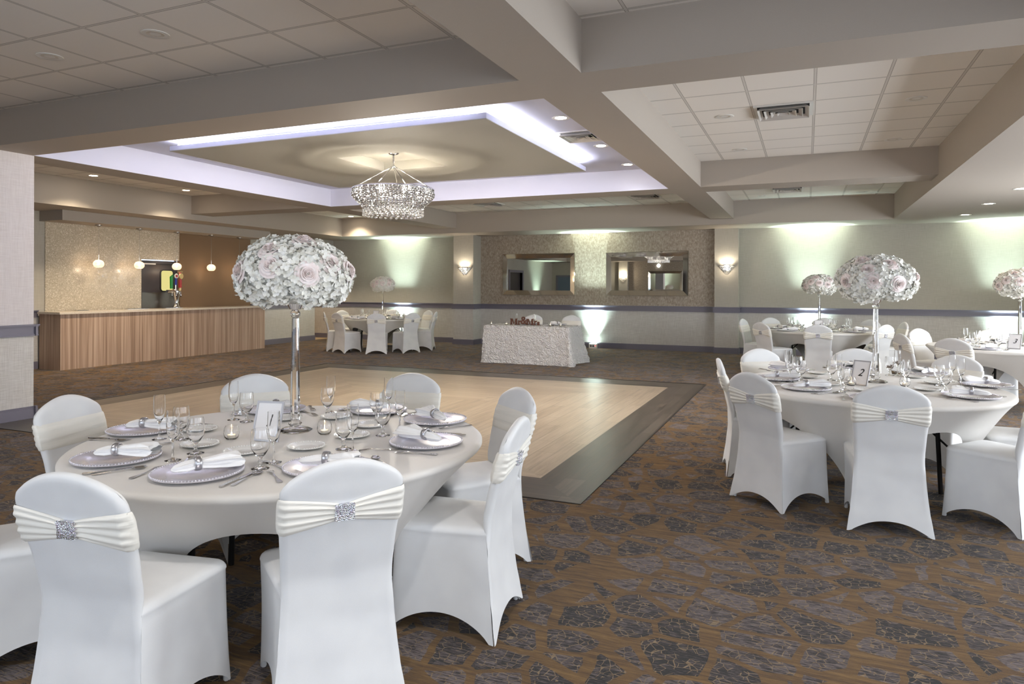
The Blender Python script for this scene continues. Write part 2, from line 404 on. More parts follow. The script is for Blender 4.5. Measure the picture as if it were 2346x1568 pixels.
mb.box(PRX0, PRX1, PRY, YB, 0, 1.04, 0).box(PRX0, PRX1, PRY, YB, 1.04, ZS, 1)
struct(mb.build('wall_back_right_pilaster', WM))
mb = MB()
wallseg(mb, 'x', XL, YR, 2.0, -1); wallseg(mb, 'x', XL, 3.6, 8.55, -1); wallseg(mb, 'x', XL, 2.0, 3.6, -1, z0=2.3)
wallseg(mb, 'x', XL, 8.55, 10.60, -1, up=3, low=3); wallseg(mb, 'x', XL, 10.60, 11.58, -1, z0=2.14, up=3)
wallseg(mb, 'x', XL, 11.58, 13.8, -1, up=4, low=4)
wallseg(mb, 'x', XL, 13.8, 16.35, -1); wallseg(mb, 'x', XL, 16.35, YB, -1, z0=2.2)
mb.box(XL, XL+.04, 11.58, 12.22, 0, 2.77, 4)
mb.box(XL, XL+.02, 8.55, 10.60, 1.0, 2.77, 3).box(XL, XL+.02, 10.60, 11.58, 2.14, 2.77, 3)
struct(mb.build('wall_left', WM))
mb = MB(); wallseg(mb, 'y', YR, -13.4, -8.87, -1); wallseg(mb, 'y', YR, -8.87, -4.9, -1, up=2)
for x0, x1, z0, z1 in ((-1.6, .6, 0, 3.55), (-4.9, -1.6, 0, .6), (-4.9, -1.6, 2.7, 3.55), (3.9, 5.15, 0, 3.55), (.6, 3.9, 0, .6), (.6, 3.9, 2.7, 3.55)):
    wallseg(mb, 'y', YR, x0, x1, -1, z0=z0, z1=z1)
mb.box(-9.35, -8.87, YR, YR+.25, 0, 1.04, 0).box(-9.35, -8.87, YR, YR+.25, 1.04, ZS, 1)
struct(mb.build('wall_rear', WM))
mb = MB()
ADDED_WINS = [(-1.9, .3), (1.2, 3.8), (5.2, 7.6), (9.6, 12.0)]
ys = [YR]+[v for w_ in ADDED_WINS for v in w_]+[YB]
for i in range(0, len(ys), 2): wallseg(mb, 'x', XR, ys[i], ys[i+1], 1)
for a0, a1 in ADDED_WINS: wallseg(mb, 'x', XR, a0, a1, 1, z0=0, z1=.7); wallseg(mb, 'x', XR, a0, a1, 1, z0=2.6, z1=3.55)
struct(mb.build('wall_right', WM))
# column under beam on the left
mb = MB(); mb.box(-8.87, -8.36, 4.72, 5.27, 0, 1.04, 0).box(-8.87, -8.36, 4.72, 5.27, 1.04, ZB, 5)
struct(mb.build('wall_left_column', WM))
# hallway behind the far left doorway
mb = MB(); mb.box(-15.6, -14.35, 13.8, YB, 0, 3.5, 6); mb.box(-14.35, XL-.15, 15.2, 15.3, 0, 3.5, 4)
struct(mb.build('wall_hallway', WM))
struct(MB().box(-14.35, XL-.02, 15.3, YB, 0, .004).build('floor_hallway', 'hallfloor'))
# rails
mb = MB()
rail(mb, 'y', YB, -14.35, PLX0, -1); rail(mb, 'y', YB, PLX1, PRX0, -1); rail(mb, 'y', YB, PRX1, XR, -1)
rail(mb, 'y', PLY, PLX0-.04, PLX1+.04, -1); rail(mb, 'x', PLX1, PLY, YB, 1); rail(mb, 'x', PLX0, PLY, YB, -1)
rail(mb, 'y', PRY, PRX0-.04, PRX1+.04, -1); rail(mb, 'x', PRX1, PRY, YB, 1); rail(mb, 'x', PRX0, PRY, YB, -1)
struct(mb.build('trim_%d' % tn, 'trim')); tn += 1
mb = MB()
base(mb, 'y', YB, -14.35, PLX0, -1); base(mb, 'y', YB, PLX1, PRX0, -1); base(mb, 'y', YB, PRX1, XR, -1)
base(mb, 'y', PLY, PLX0-.02, PLX1+.02, -1); base(mb, 'x', PLX1, PLY, YB, 1); base(mb, 'x', PLX0, PLY, YB, -1)
base(mb, 'y', PRY, PRX0-.02, PRX1+.02, -1); base(mb, 'x', PRX1, PRY, YB, 1); base(mb, 'x', PRX0, PRY, YB, -1)
struct(mb.build('baseboard_back', 'trim'))
mb = MB(); rail(mb, 'x', XL, YR, 2.0, 1); rail(mb, 'x', XL, 3.6, 8.42, 1); rail(mb, 'x', XL, 13.8, 16.35, 1)
struct(mb.build('trim_%d' % tn, 'trim')); tn += 1
mb = MB(); base(mb, 'x', XL, YR, 2.0, 1); base(mb, 'x', XL, 3.6, 8.42, 1); base(mb, 'x', XL, 13.8, 16.35, 1)
struct(mb.build('baseboard_left', 'trim'))
mb = MB(); mb2 = MB()
for fn, m_ in ((rail, mb), (base, mb2)):
    fn(m_, 'x', -8.36, 4.68, 5.31, 1); fn(m_, 'y', 5.27, -8.91, -8.32, 1); fn(m_, 'y', 4.72, -8.91, -8.32, -1); fn(m_, 'x', -8.87, 4.68, 5.31, -1)
struct(mb.build('trim_%d' % tn, 'trim')); tn += 1
struct(mb2.build('baseboard_column', 'trim'))
mb = MB(); mb2 = MB(); rail(mb, 'y', YR, XL, -4.9, 1); base(mb2, 'y', YR, XL, XR, 1); rail(mb, 'y', YR+.25, -9.39, -8.83, 1); base(mb2, 'y', YR+.25, -9.37, -8.85, 1)
struct(mb.build('trim_%d' % tn, 'trim')); tn += 1; struct(mb2.build('baseboard_rear', 'trim'))
mb2 = MB(); base(mb2, 'x', XR, YR, YB, -1); struct(mb2.build('baseboard_right', 'trim'))
# header casing shadow line at the ceiling/wall joint of the damask wall
# unseen windows, added to carry fill light into the room
wi = 1
def window(axis, c, a0, a1, z0, z1):
    global wi
    t = thing('window_%d' % wi); struct(t); wi += 1
    fr = MB(); g = MB()
    def bx(m_, p0, p1, q0, q1, d0, d1):
        if axis == 'x': m_.box(c+d0, c+d1, p0, p1, q0, q1)
        else: m_.box(p0, p1, c-d1, c-d0, q0, q1)
    for p0, p1, q0, q1 in ((a0, a0+.06, z0, z1), (a1-.06, a1, z0, z1), (a0, a1, z0, z0+.06), (a0, a1, z1-.06, z1), ((a0+a1)/2-.03, (a0+a1)/2+.03, z0, z1)):
        bx(fr, p0, p1, q0, q1, .02, .1)
    bx(g, a0, a1, z0, z1, .05, .056)
    struct(fr.build('window_frame', 'white', t)); struct(g.build('window_pane', 'glass', t))
    cz = (z0+z1)/2; ca = (a0+a1)/2
    return ca, cz
WL = []
for a0, a1 in ADDED_WINS: WL.append(('x', window('x', XR, a0, a1, .7, 2.6), a1-a0, 1.9))
WL.append(('y', window('y', YR, .6, 3.9, .6, 2.7), 3.3, 2.1)); WL.append(('y', window('y', YR, -4.9, -1.6, .6, 2.7), 3.3, 2.1))
# door behind the bar
t = thing('door_1'); struct(t)
mb = MB(); mb.box(XL-.06, XL-.02, 10.62, 11.56, .005, 2.12); struct(mb.build('door_leaf', 'darkpaint', t))
mb = MB(); mb.box(XL-.02, XL-.015, 10.64, 11.54, .2, 1.42); struct(mb.build('kick_plate', 'plate', t))
def rrect(y0, y1, z0, z1, r, n=6):
    p = []
    for cy, cz, a0 in ((y1-r, z1-r, 0), (y0+r, z1-r, pi/2), (y0+r, z0+r, pi), (y1-r, z0+r, 1.5*pi)):
        for i in range(n+1): p.append((cy+r*cos(a0+i*pi/2/n), cz+r*sin(a0+i*pi/2/n)))
    return p
p1 = rrect(11.10, 11.46, 1.43, 1.93, .07); p2 = rrect(11.125, 11.435, 1.455, 1.905, .055)
mb = MB(); n = len(p1)
vs = [(XL-.02, *p) for p in p1]+[(XL-.008, *p) for p in p1]+[(XL-.008, *p) for p in p2]+[(XL-.02, *p) for p in p2]
fs = []
for k in range(3):
    for i in range(n): fs.append((k*n+i, k*n+(i+1) % n, (k+1)*n+(i+1) % n, (k+1)*n+i))
mb.add(vs, fs); struct(mb.build('window_gasket', 'black', t))
mb = MB(); mb.add([(XL-.018, *p) for p in p2], [tuple(range(n))]); struct(mb.build('door_window', 'yellowpane', t, recalc=False))
mb = MB(); mb.box(XL-.02, XL+.0, 10.65, 11.5, 2.03, 2.05); struct(mb.build('door_closer_rail', 'black', t))
mb = MB(); mb.box(XL-.02, XL+.03, 10.66, 10.95, 2.03, 2.06); struct(mb.build('door_closer', 'white', t))
# lobby doorway and slate door seen in the mirrors
t = thing('door_2'); struct(t)
mb = MB(); mb.box(XL, XL+.04, 1.88, 2.0, 0, 2.42).box(XL, XL+.04, 3.6, 3.72, 0, 2.42).box(XL, XL+.04, 2.0, 3.6, 2.3, 2.42)
mb.box(XL-.15, XL, 1.98, 2.0, 0, 2.3).box(XL-.15, XL, 3.6, 3.62, 0, 2.3); struct(mb.build('door_frame', 'trim', t))
struct(MB().box(XL-.12, XL-.10, 2.0, 3.6, 0, 2.3).build('door_leaf', 'darkpaint', t))
t = thing('door_3'); struct(t)
struct(MB().box(-12.9, -11.9, YR, YR+.04, 0, 2.15).build('door_leaf', 'bluedoor', t))
struct(MB().box(-13.0, -12.9, YR, YR+.06, 0, 2.25).box(-11.9, -11.8, YR, YR+.06, 0, 2.25).box(-12.9, -11.9, YR, YR+.06, 2.15, 2.25).build('door_frame', 'trim', t))

# hanging ceiling panel with recess and led strip --------------------------------
t = thing('ceiling_panel', (-5.18, 8.02, 3.25))
tag(t, 'large grey rectangular ceiling panel floating in the lit tray above the dance floor', 'ceiling panel')
hx, hy, r0, r1 = 2.2, 1.71, .52, .55
mb = MB()
for q in ((-hx, hx, -hy, -r1), (-hx, hx, r1, hy), (-hx, -r0, -r1, r1), (r0, hx, -r1, r1)): mb.box(*q, 0, .008, 0)
mb.build('panel_face', 'panel', t)
mb = MB()
for q in ((-hx, hx, -hy, -hy+.03), (-hx, hx, hy-.03, hy), (-hx, -hx+.03, -hy+.03, hy-.03), (hx-.03, hx, -hy+.03, hy-.03)): mb.box(*q, .008, .065)
mb.build('panel_edge', 'tray', t)
mb = MB()
for q in ((-r0, r0, -r1, -r1+.01), (-r0, r0, r1-.01, r1), (-r0, -r0+.01, -r1, r1), (r0-.01, r0, -r1, r1)): mb.box(*q, .008, .13)
mb.box(-r0, r0, -r1, r1, .13, .14); mb.build('recess', 'panel', t)
mb = MB(); e = .10
for q in ((-hx+e, hx-e, -hy+.035, -hy+.065), (-hx+e, hx-e, hy-.065, hy-.035), (-hx+.035, -hx+.065, -hy+e, hy-e), (hx-.065, hx-.035, -hy+e, hy-e)): mb.box(*q, .066, .078)
mb.build('led_strip', 'led', t)
for k, q in enumerate(((0, -hy-.02, 4.2, .05, 0), (0, hy+.02, 4.2, .05, 0), (-hx-.02, 0, .05, 3.2, 0), (hx+.02, 0, .05, 3.2, 0))):
    light('tray_cove_light', 'AREA', (-5.18+q[0], 8.02+q[1], 3.325), 9 if k < 2 else 7, (.84, .87, 1), (pi, 0, 0), shape='RECTANGLE', size=q[2], size_y=q[3])

# downlights ---------------------------------------------------------------
mb = MB(); mb.lathe([(.062, -.001), (.095, -.006), (.100, -.004), (.100, 0), (.062, 0)], 32)
def dl_proto(mat_, prof):
    t = thing('recessed_downlight', (0, 0, -5)); mb.build('trim_ring', 'white', t, 40)
    MB().lathe(prof, 24).build('lens', mat_, t, 40); return t
flat = [(.0001, -.002), (.064, -.002), (.064, 0), (.0001, 0)]
dl_on = dl_proto('lens_on', flat); dl_wh = dl_proto('lens_white', flat)
dl_off = dl_proto('lens_off', [(.0001, .0), (.04, -.001), (.06, -.0015), (.064, -.003), (.064, 0), (.0001, 0)])
DL = [  # x, y, z, proto, label, energy, colour
 (-2.487, 7.18, 3.41, dl_wh, 'lit recessed downlight in the white tray ceiling, largest of three beside the beam', 60),
 (-2.487, 8.79, 3.41, dl_wh, 'lit recessed downlight in the white tray ceiling, middle of three beside the beam', 60),
 (-2.487, 10.28, 3.41, dl_wh, 'lit recessed downlight in the white tray ceiling, farthest of three beside the beam', 60),
 (-11.36, 8.16, ZT, dl_on, 'lit warm recessed downlight in the tiled ceiling before the bar, left one', 110),
 (-11.36, 10.10, ZT, dl_on, 'lit warm recessed downlight in the tiled ceiling before the bar, right one', 110),
 (-11.36, 15.50, ZT, dl_on, 'lit warm recessed downlight in the far left corner ceiling bay', 110),
 (2.77, 11.75, ZS, dl_on, 'lit recessed downlight in the low right ceiling cut by the photo edge', 25),
 (2.77, 13.65, ZS, dl_on, 'lit recessed downlight in the low right ceiling, middle of three', 25),
 (2.77, 15.50, ZS, dl_on, 'lit recessed downlight in the low right ceiling, farthest of three', 25),
 (-4.556, 3.764, ZT, dl_off, 'unlit recessed downlight in the near left tiled ceiling, right one', 0),
 (-5.816, 3.79, ZT, dl_off, 'unlit recessed downlight in the near left tiled ceiling, left one', 0),
 (-.85, 8.03, ZT, dl_off, 'unlit recessed downlight in the right tiled bay, left of the air vent', 0),
 (-.86, 10.03, ZT, dl_off, 'unlit recessed downlight in the right tiled bay at its far left corner', 0),
 (1.01, 8.01, ZT, dl_off, 'unlit recessed downlight in the right tiled bay, right of the air vent', 0),
 (1.01, 10.09, ZT, dl_off, 'unlit recessed downlight in the right tiled bay at its far right corner', 0),
 (-.858, 15.22, ZT, dl_off, 'unlit recessed downlight in the farthest right tiled bay, left one', 0),
 (1.0, 15.3, ZT, dl_off, 'unlit recessed downlight in the farthest right tiled bay, right one', 0),
 (-2.545, 15.38, ZT, dl_off, 'unlit recessed downlight in the far middle tiled bay, nearest the long beam', 0),
 (-4.56, 15.36, ZT, dl_off, 'unlit recessed downlight in the far middle tiled bay, middle one', 0),
 (-5.79, 15.25, ZT, dl_off, 'unlit recessed downlight in the far middle tiled bay, leftmost one', 0)]
for x, y, z, pr, lab, en in DL:
    o = dup(pr, (x, y, z)); tag(o, lab, 'downlight', 'recessed ceiling downlights')
    if en: light('downlight_beam', 'SPOT', (x, y, z-.02), en, (1, .84, .62) if pr is dl_on else (1, .95, .9), spot_size=radians(125), spot_blend=.9, shadow_soft_size=.06)
# lit downlights added out of view as fill, behind and above the camera
for x, y in ((-4.5, .6), (-6.6, .6), (-.85, 1.2), (.9, 1.2), (-2.5, -1.9), (1.2, -1.9), (3.3, 4.0), (3.3, 7.5)):
    z = ZS if (y < -1.2 or x > 1.62) else ZT
    o = dup(dl_wh, (x, y, z)); tag(o, 'recessed downlight in the ceiling behind the camera at x %d' % 0, 'downlight', 'downlights above the camera side')
    o['label'] = 'lit recessed downlight in the ceiling outside the photo'
    light('downlight_beam', 'SPOT', (x, y, z-.02), 44, (1, .96, .92), spot_size=radians(140), spot_blend=.9, shadow_soft_size=.08)

# air vents -------------------------------------------------------------
def vent(x, y, z, lab, sx=.585, sy=.585, name='air_vent'):
    t = thing(name, (x, y, z)); tag(t, lab, 'air vent', 'ceiling air vents')
    a, b = sx/2, sy/2
    mb = MB(); w = .035
    for q in ((-a, a, -b, -b+w), (-a, a, b-w, b), (-a, -a+w, -b+w, b-w), (a-w, a, -b+w, b-w)): mb.box(*q, -.012, 0)
    mb.build('frame', 'white', t)
    MB().box(-a+w, a-w, -b+w, b-w, -.002, 0).build('duct_opening', 'dark', t)
    for k in range(4):
        f0 = 1-k*.22-.12; f1 = f0-.13
        mb = MB(); A0, B0, A1, B1 = a*f0, b*f0, a*f1, b*f1
        ring = [(-1, -1), (1, -1), (1, 1), (-1, 1)]
        vs = [(sx_*A0, sy_*B0, -.045) for sx_, sy_ in ring]+[(sx_*A1, sy_*B1, -.008) for sx_, sy_ in ring]+[(sx_*(A0-.006), sy_*(B0-.006), -.045) for sx_, sy_ in ring]+[(sx_*(A1-.006), sy_*(B1-.006), -.008) for sx_, sy_ in ring]
        fs = []
        for i in range(4):
            j = (i+1) % 4; fs += [(i, j, j+4, i+4), (i+8, i+12, j+12, j+8), (i, i+8, j+8, j), (i+4, j+4, j+12, i+12)]
        mb.add(vs, fs); mb.build('louver', 'grille', t)
    return t
vent(-.236, 7.99, ZT, 'square silver louvred air vent in the right tiled ceiling bay')
vent(-2.53, 8.08, 3.41, 'square white louvred air vent in the tray ceiling beside the lit strip', .5, .5)
vent(-3.1, 14.3, ZT, 'flat louvred air vent in the far middle tiled bay, nearer the long beam')
vent(-6.7, 14.3, ZT, 'flat louvred air vent in the far middle tiled bay, behind the chandelier')
vent(-.35, 14.3, ZT, 'flat louvred air vent in the farthest right tiled bay, left one')
t = MB().box(-.29, .29, -.29, .29, -.008, 0).build('return_air_vent', 'grille', loc=(.99, 14.6, ZT)); tag(t, 'grey perforated return air grille in the farthest right tiled bay', 'air vent')
t = MB().box(-.05, .05, -.75, .75, -.01, 0).build('slot_diffuser', 'white', loc=(-8.0, 8.1, 3.41)); tag(t, 'long white slot diffuser at the left side of the tray ceiling', 'air vent')

# chandelier ---------------------------------------------------------------
t = thing('chandelier', (-5.18, 8.02, 2.88)); tag(t, 'round crystal chandelier hanging under the grey ceiling panel', 'chandelier')
MB().lathe([(.0001, .50), (.07, .50), (.075, .49), (.06, .475), (.012, .465), (.0001, .465)], 24).build('canopy', 'chrome', t, 40)
mb = MB()
for k in range(9): mb.lathe([(.012, 0), (.017, .003), (.012, .006)], 8, (0, 0, .36+k*.0125))
mb.tube([(0, 0, .30), (0, 0, .49)], .006, 8); mb.ball((0, 0, .31), .028, 12, 8)
mb.build('chain', 'chrome', t, 50)
for k in range(5):
    a_ = 2*pi*k/5+.35
    MB().tube([(.02*cos(a_), .02*sin(a_), .31), (.53*cos(a_), .53*sin(a_), .0)], .006, 8).build('support_rod', 'chrome', t, 50)
MB().lathe([(.52, -.012), (.555, -.012), (.555, .004), (.545, .010), (.52, .010), (.52, -.012)], 64).build('top_ring', 'chrome', t, 40)
mb = MB()
cr = [(1e-6, -1), (.62, -.75), (.95, -.25), (.95, .25), (.62, .75), (1e-6, 1)]
for i in range(10):
    r = (.508, .535, .545, .540, .522, .497, .470, .442, .418, .402)[i]; z = -.012-.0265*i; nb = int(2*pi*r/.045)
    for k in range(nb):
        a_ = 2*pi*(k+.5*(i % 2))/nb
        s_ = .0212
        mb.lathe([(p*s_, q*s_) for p, q in cr], 7, (r*cos(a_), r*sin(a_), z))
for i in range(3):
    r = .39-.07*i
    for k in range(int(2*pi*r/.05)):
        a_ = 2*pi*k/int(2*pi*r/.05); mb.lathe([(p*.018, q*.018) for p, q in cr], 6, (r*cos(a_), r*sin(a_), -.27-.02*i))
o = mb.build('crystal_tiers', 'crystal', t); o['kind'] = 'stuff'
def balldrop(L):
    mb = MB(); mb.ball((0, 0, -L), .0205, 14, 9)
    for k in range(max(1, int((L-.02)/.012))): mb.ball((0, 0, -.004-k*.012), .004, 6, 4)
    return mb
protos = []
for i in range(3):
    L = (.05, .075, .105)[i]
    for k in range(33):
        a_ = 2*pi*(k+i/3)/33; r = .395
        if k == 0:
            o = balldrop(L).build('crystal_drop', 'crystal', t, 80); protos.append(o)
        else:
            o = protos[i].copy(); COL.objects.link(o); o.parent = t
        o.location = (r*cos(a_), r*sin(a_), -.25)
for k in range(8):
    a_ = 2*pi*k/8+.2
    MB().ball((.42*cos(a_), .42*sin(a_), -.045), .017, 10, 6, sz=1.4).build('bulb', 'bulbc', t, 80)
for k in range(4): light('chandelier_glow', 'POINT', (-5.18+.3*cos(k*pi/2), 8.02+.3*sin(k*pi/2), 2.93), 3.4, (1, .89, .72), shadow_soft_size=.03)
light('chandelier_glow', 'POINT', (-5.18, 8.02, 2.40), 105, (1, .9, .76), shadow_soft_size=.05)

# sconces ---------------------------------------------------------------
sc_ = thing('crystal_sconce', (0, 0, -5))
MB().box(-.07, .07, -.02, 0, -.12, .02).build('back_plate', 'chrome', sc_)
mb = MB(); pts = [(.17*cos(pi+pi*k/16), .12*sin(pi+pi*k/16), .0) for k in range(17)]; mb.tube(pts, .006, 8)
mb.build('top_rail', 'chrome', sc_, 50)
mb = MB()
for i in range(7):
    r = .165-.02*i
    for k in range(12-i):
        a_ = pi+pi*(k+.5)/(12-i)
        mb.lathe([(p*.013, q*.016) for p, q in cr], 6, (r*cos(a_), .72*r*sin(a_), -.02-.026*i))
o = mb.build('crystal_fringe', 'crystal', sc_); o['kind'] = 'stuff'
MB().ball((0, -.06, -.02), .016, 8, 6).build('bulb', 'bulbw', sc_, 80)
for x, y, lab in ((-8.52, PLY, 'small crystal wall sconce on the left pilaster of the patterned wall'), (-1.74, PRY, 'small crystal wall sconce on the right pilaster of the patterned wall')):
    o = dup(sc_, (x, y, 2.08)); tag(o, lab, 'wall lamp', 'crystal sconces')
    light('sconce_glow', 'SPOT', (x, y-.10, 2.06), 9, (1, .88, .70), (radians(180), 0, 0), spot_size=radians(150), spot_blend=.5, shadow_soft_size=.04)
    light('sconce_glow', 'POINT', (x, y-.17, 1.98), 1.2, (1, .85, .65), shadow_soft_size=.02)
o = dup(sc_, (-9.11, YR+.25, 2.08), (0, 0, pi)); tag(o, 'crystal wall sconce on the wall behind the camera, seen in the mirror', 'wall lamp')
light('sconce_glow', 'POINT', (-9.11, YR+.45, 2.25), 10, (1, .88, .7), shadow_soft_size=.04)

# mirrors ---------------------------------------------------------------
def mirror(x0, x1, z0, z1, y, lab, d=-1):
    t = thing('wall_mirror', ((x0+x1)/2, y, (z0+z1)/2)); tag(t, lab, 'mirror', 'bevelled wall mirrors')
    a, b = (x1-x0)/2, (z1-z0)/2; f = .13
    ring = [(-1, -1), (1, -1), (1, 1), (-1, 1)]
    def rg(A, B, dy): return [(sx_*A, dy*-d*-1, sz_*B) for sx_, sz_ in ring]
    mb = MB(); vs = rg(a, b, 0)+rg(a, b, .03*d)+rg(a-.012, b-.012, .045*d)+rg(a-f, b-f, .015*d)+rg(a-f, b-f, 0); fs = []
    vs = [(p[0], (0, .03*d, .045*d, .018*d, 0)[i//4], p[2]) for i, p in enumerate(vs)]
    for k in range(4):
        for i in range(4): j = (i+1) % 4; fs.append((k*4+i, k*4+j, k*4+4+j, k*4+4+i))
    mb.add(vs, fs); mb.build('mirror_frame', 'bevelmirror', t)
    mb = MB(); mb.box(-a+f, a-f, min(.012*d, .017*d), max(.012*d, .017*d), -b+f, b-f); mb.build('mirror_glass', 'mirror', t)
mirror(-7.60, -5.545, 1.345, 2.46, YB-.005, 'wide mirror with slanted silver frame on the mottled wall, left of the two')
mirror(-4.72, -2.655, 1.35, 2.46, YB-.005, 'wide mirror with slanted silver frame on the mottled wall, right of the two')
mirror(-7.8, -6.0, 1.35, 2.45, YR+.005, 'wall mirror on the wall behind the camera, seen in reflection', 1)

# uplights ---------------------------------------------------------------
up = thing('led_uplight', (0, 0, -5))
MB().box(-.10, .10, -.05, .05, 0, .115).build('housing', 'white', up)
MB().box(-.085, .085, -.038, .038, .115, .118).build('lens', 'uplens', up)
mb = MB()
for x_ in (-.045, .015): mb.box(x_-.018, x_+.018, -.054, -.05, .035, .085)
mb.build('power_socket', 'black', up)
MB().box(.068, .082, -.054, -.05, .06, .075).build('indicator', 'redled', up)
for x, lab in ((-10.75, 'behind the far left round table'), (-5.03, 'beside the sweetheart table'), (.10, 'behind the far right round table'), (3.78, 'at the right edge by the back wall')):
    y = YB-.10
    o = dup(up, (x, y, 0)); tag(o, 'small white box uplight on the carpet '+lab, 'uplight', 'uplights along the back wall')
    light('uplight_beam', 'SPOT', (x, y-.015, .16), 1800, (.76, 1, .93), (radians(180-1.5), 0, 0), spot_size=radians(40), spot_blend=1, shadow_soft_size=.05)
    light('uplight_beam', 'SPOT', (x, y-.03, .16), 150, (.74, 1, .93), (radians(180-2), 0, 0), spot_size=radians(80), spot_blend=1, shadow_soft_size=.05)
light('uplight_beam', 'SPOT', (-12.9, 0, .16), 400, (.70, 1, .88), (radians(180), 0, 0), spot_size=radians(60), spot_blend=1, shadow_soft_size=.05)

# bar -------------------------------------------------------------------
t = thing('bar_counter', (-12.92, 11.0, 0)); tag(t, 'long bar counter with striped wood front and pale stone top', 'bar')
y0, y1 = 8.42-11.0, 13.62-11.0
MB().box(.29, .32, y0, y1, 0, 1.03).build('front_panel', 'lam', t)
MB().box(-.275, .29, y0, y0+.03, 0, 1.03).build('end_panel', 'lam', t)
MB().box(-.275, .29, y1-.03, y1, 0, 1.03).build('end_panel', 'lam', t)
MB().box(-.275, .36, y0-.04, y1+.06, 1.03, 1.07).build('countertop', 'counter', t)
for yy, L, lab in ((9.1, .25, 'small steel drip tray on the bar top, left one'), (10.3, .5, 'long steel drip tray on the bar top, middle one')):
    mb = MB(); mb.box(-.05, .05, -L/2, L/2, 0, .008)
    for k in range(int(L/.02)): mb.box(-.045, .045, -L/2+.01+k*.02, -L/2+.015+k*.02, .008, .014)
    o = mb.build('drip_tray', 'steel', loc=(-13.0, yy, 1.07)); tag(o, lab, 'drip tray', 'drip trays on the bar')
o = MB().box(-.06, .06, -.22, .22, 0, .012).build('beer_drip_tray', 'steel', loc=(-12.95, 11.15, 1.07)); tag(o, 'flat steel drip tray under the beer taps', 'drip tray')
# beer tower
t = thing('beer_tap_tower', (-12.98, 11.28, 1.07+.012), 0); tag(t, 'chrome beer tower with three coloured tap handles on the bar', 'beer tap')
MB().lathe([(.085, 0), (.085, .02), (.06, .05), (.045, .12), (.06, .2), (.075, .27), (.085, .33), (.09, .37), (.075, .41), (.0001, .43)], 24).build('tower_body', 'chrome', t, 50)
mb = MB(); mb.tube([(.02, -.26, .36), (.02, .03, .36)], .035, 14); mb.build('crossbar', 'chrome', t, 50)
for yy, nm in ((-.22, 'g'), (-.11, 'b'), (.01, 'r')):
    mb = MB(); mb.tube([(.02, yy, .36), (.11, yy, .36), (.13, yy, .33), (.13, yy, .27)], .011, 8); mb.build('spout', 'chrome', t, 50)
    mb = MB(); mb.tube([(.13, yy, .275), (.13, yy, .235)], .009, 8); mb.build('nozzle', 'black', t, 50)
mb = MB(); mb.add([(.09, -.245, .42), (.09, -.195, .42), (.10, -.19, .73), (.10, -.26, .68), (.12, -.245, .42), (.12, -.195, .42), (.13, -.19, .73), (.13, -.26, .68)],
       [(0, 1, 2, 3), (4, 7, 6, 5), (0, 4, 5, 1), (1, 5, 6, 2), (2, 6, 7, 3), (3, 7, 4, 0)]); o = mb.build('tap_handle', 'green', t); o['label'] = 'green wedge shaped tap handle'
mb = MB(); mb.tube([(.11, -.11, .38), (.11, -.11, .5)], .012, 8, 0); mb.tube([(.11, -.11, .5), (.11, -.10, .66)], .022, 10, 1)
mb.lathe([(.0001, -.01), (.05, -.01), (.055, 0), (.05, .01), (.0001, .01)], 16, (0, 0, 0), 2, Matrix.Translation((.12, -.10, .70)) @ Matrix.Rotation(pi/2, 4, 'Y'))
mb.lathe([(.0001, -.012), (.03, -.012), (.03, .012), (.0001, .012)], 12, (0, 0, 0), 3, Matrix.Translation((.12, -.10, .70)) @ Matrix.Rotation(pi/2, 4, 'Y'))
o = mb.build('tap_handle', ['chrome', 'blue', 'white', 'red'], t, 50); o['label'] = 'blue tap handle with round white badge'
mb = MB(); mb.tube([(.11, .01, .38), (.11, .01, .44)], .02, 10, 1); mb.box(.09, .125, -.02, .04, .44, .62, 0); mb.tube([(.11, .01, .62), (.11, .01, .78)], .022, 10, 0)
mb.lathe([(.0001, -.01), (.05, -.01), (.05, .01), (.0001, .01)], 16, (0, 0, 0), 1, Matrix.Translation((.13, .02, .70)) @ Matrix.Scale(1.25, 4, (0, 0, 1)) @ Matrix.Rotation(pi/2, 4, 'Y'))
mb.box(.09, .125, -.05, .07, .79, .80, 1)
o = mb.build('tap_handle', ['red', 'gold'], t, 50); o['label'] = 'red tap handle with cream oval badge'
# pendants
pd = thing('pendant_lamp', (0, 0, -5))
MB().lathe([(.0001, 0), (.065, 0), (.065, -.02), (.035, -.028), (.028, -.04), (.0001, -.045)], 24).build('canopy', 'nickel', pd, 40)
MB().tube([(0, 0, -.04), (0, 0, -.70)], .003, 6).build('cord', 'nickel', pd)
mb = MB(); k_ = 14; R = .098
prof = [(R*sin(.3+(2.6-.3)*i/k_), R*.86*cos(.3+(2.6-.3)*i/k_)) for i in range(k_+1)]
prof2 = [(r*.95, z*.95) for r, z in prof[::-1]]
mb.lathe([(r, z-.775) for r, z in prof+prof2+[prof[0]]], 32); mb.build('glass_shade', 'ribglass', pd, 60)
MB().tube([(0, 0, -.60), (0, 0, -.72)], .008, 8).build('lamp_holder', 'chrome', pd, 50)
MB().ball((0, 0, -.765), .017, 10, 8, sz=1.7).build('bulb', 'bulbw', pd, 80)
for k, (yy, nm) in enumerate(((9.40, 'leftmost of five'), (10.31, 'second of five from the left'), (11.25, 'middle of five, over the beer taps'), (12.22, 'fourth of five from the left'), (13.1, 'rightmost of five, beside the near white flowers'))):
    o = dup(pd, (-12.93, yy, 2.77)); tag(o, 'round ribbed glass pendant lamp over the bar, '+nm, 'pendant lamp', 'pendant lamps over the bar')
    light('pendant_glow', 'POINT', (-12.93, yy, 2.0-.12), .8, (1, .78, .55), shadow_soft_size=.03)
    light('pendant_glow', 'POINT', (-12.93, yy, 2.16), .35, (1, .78, .55), shadow_soft_size=.03)

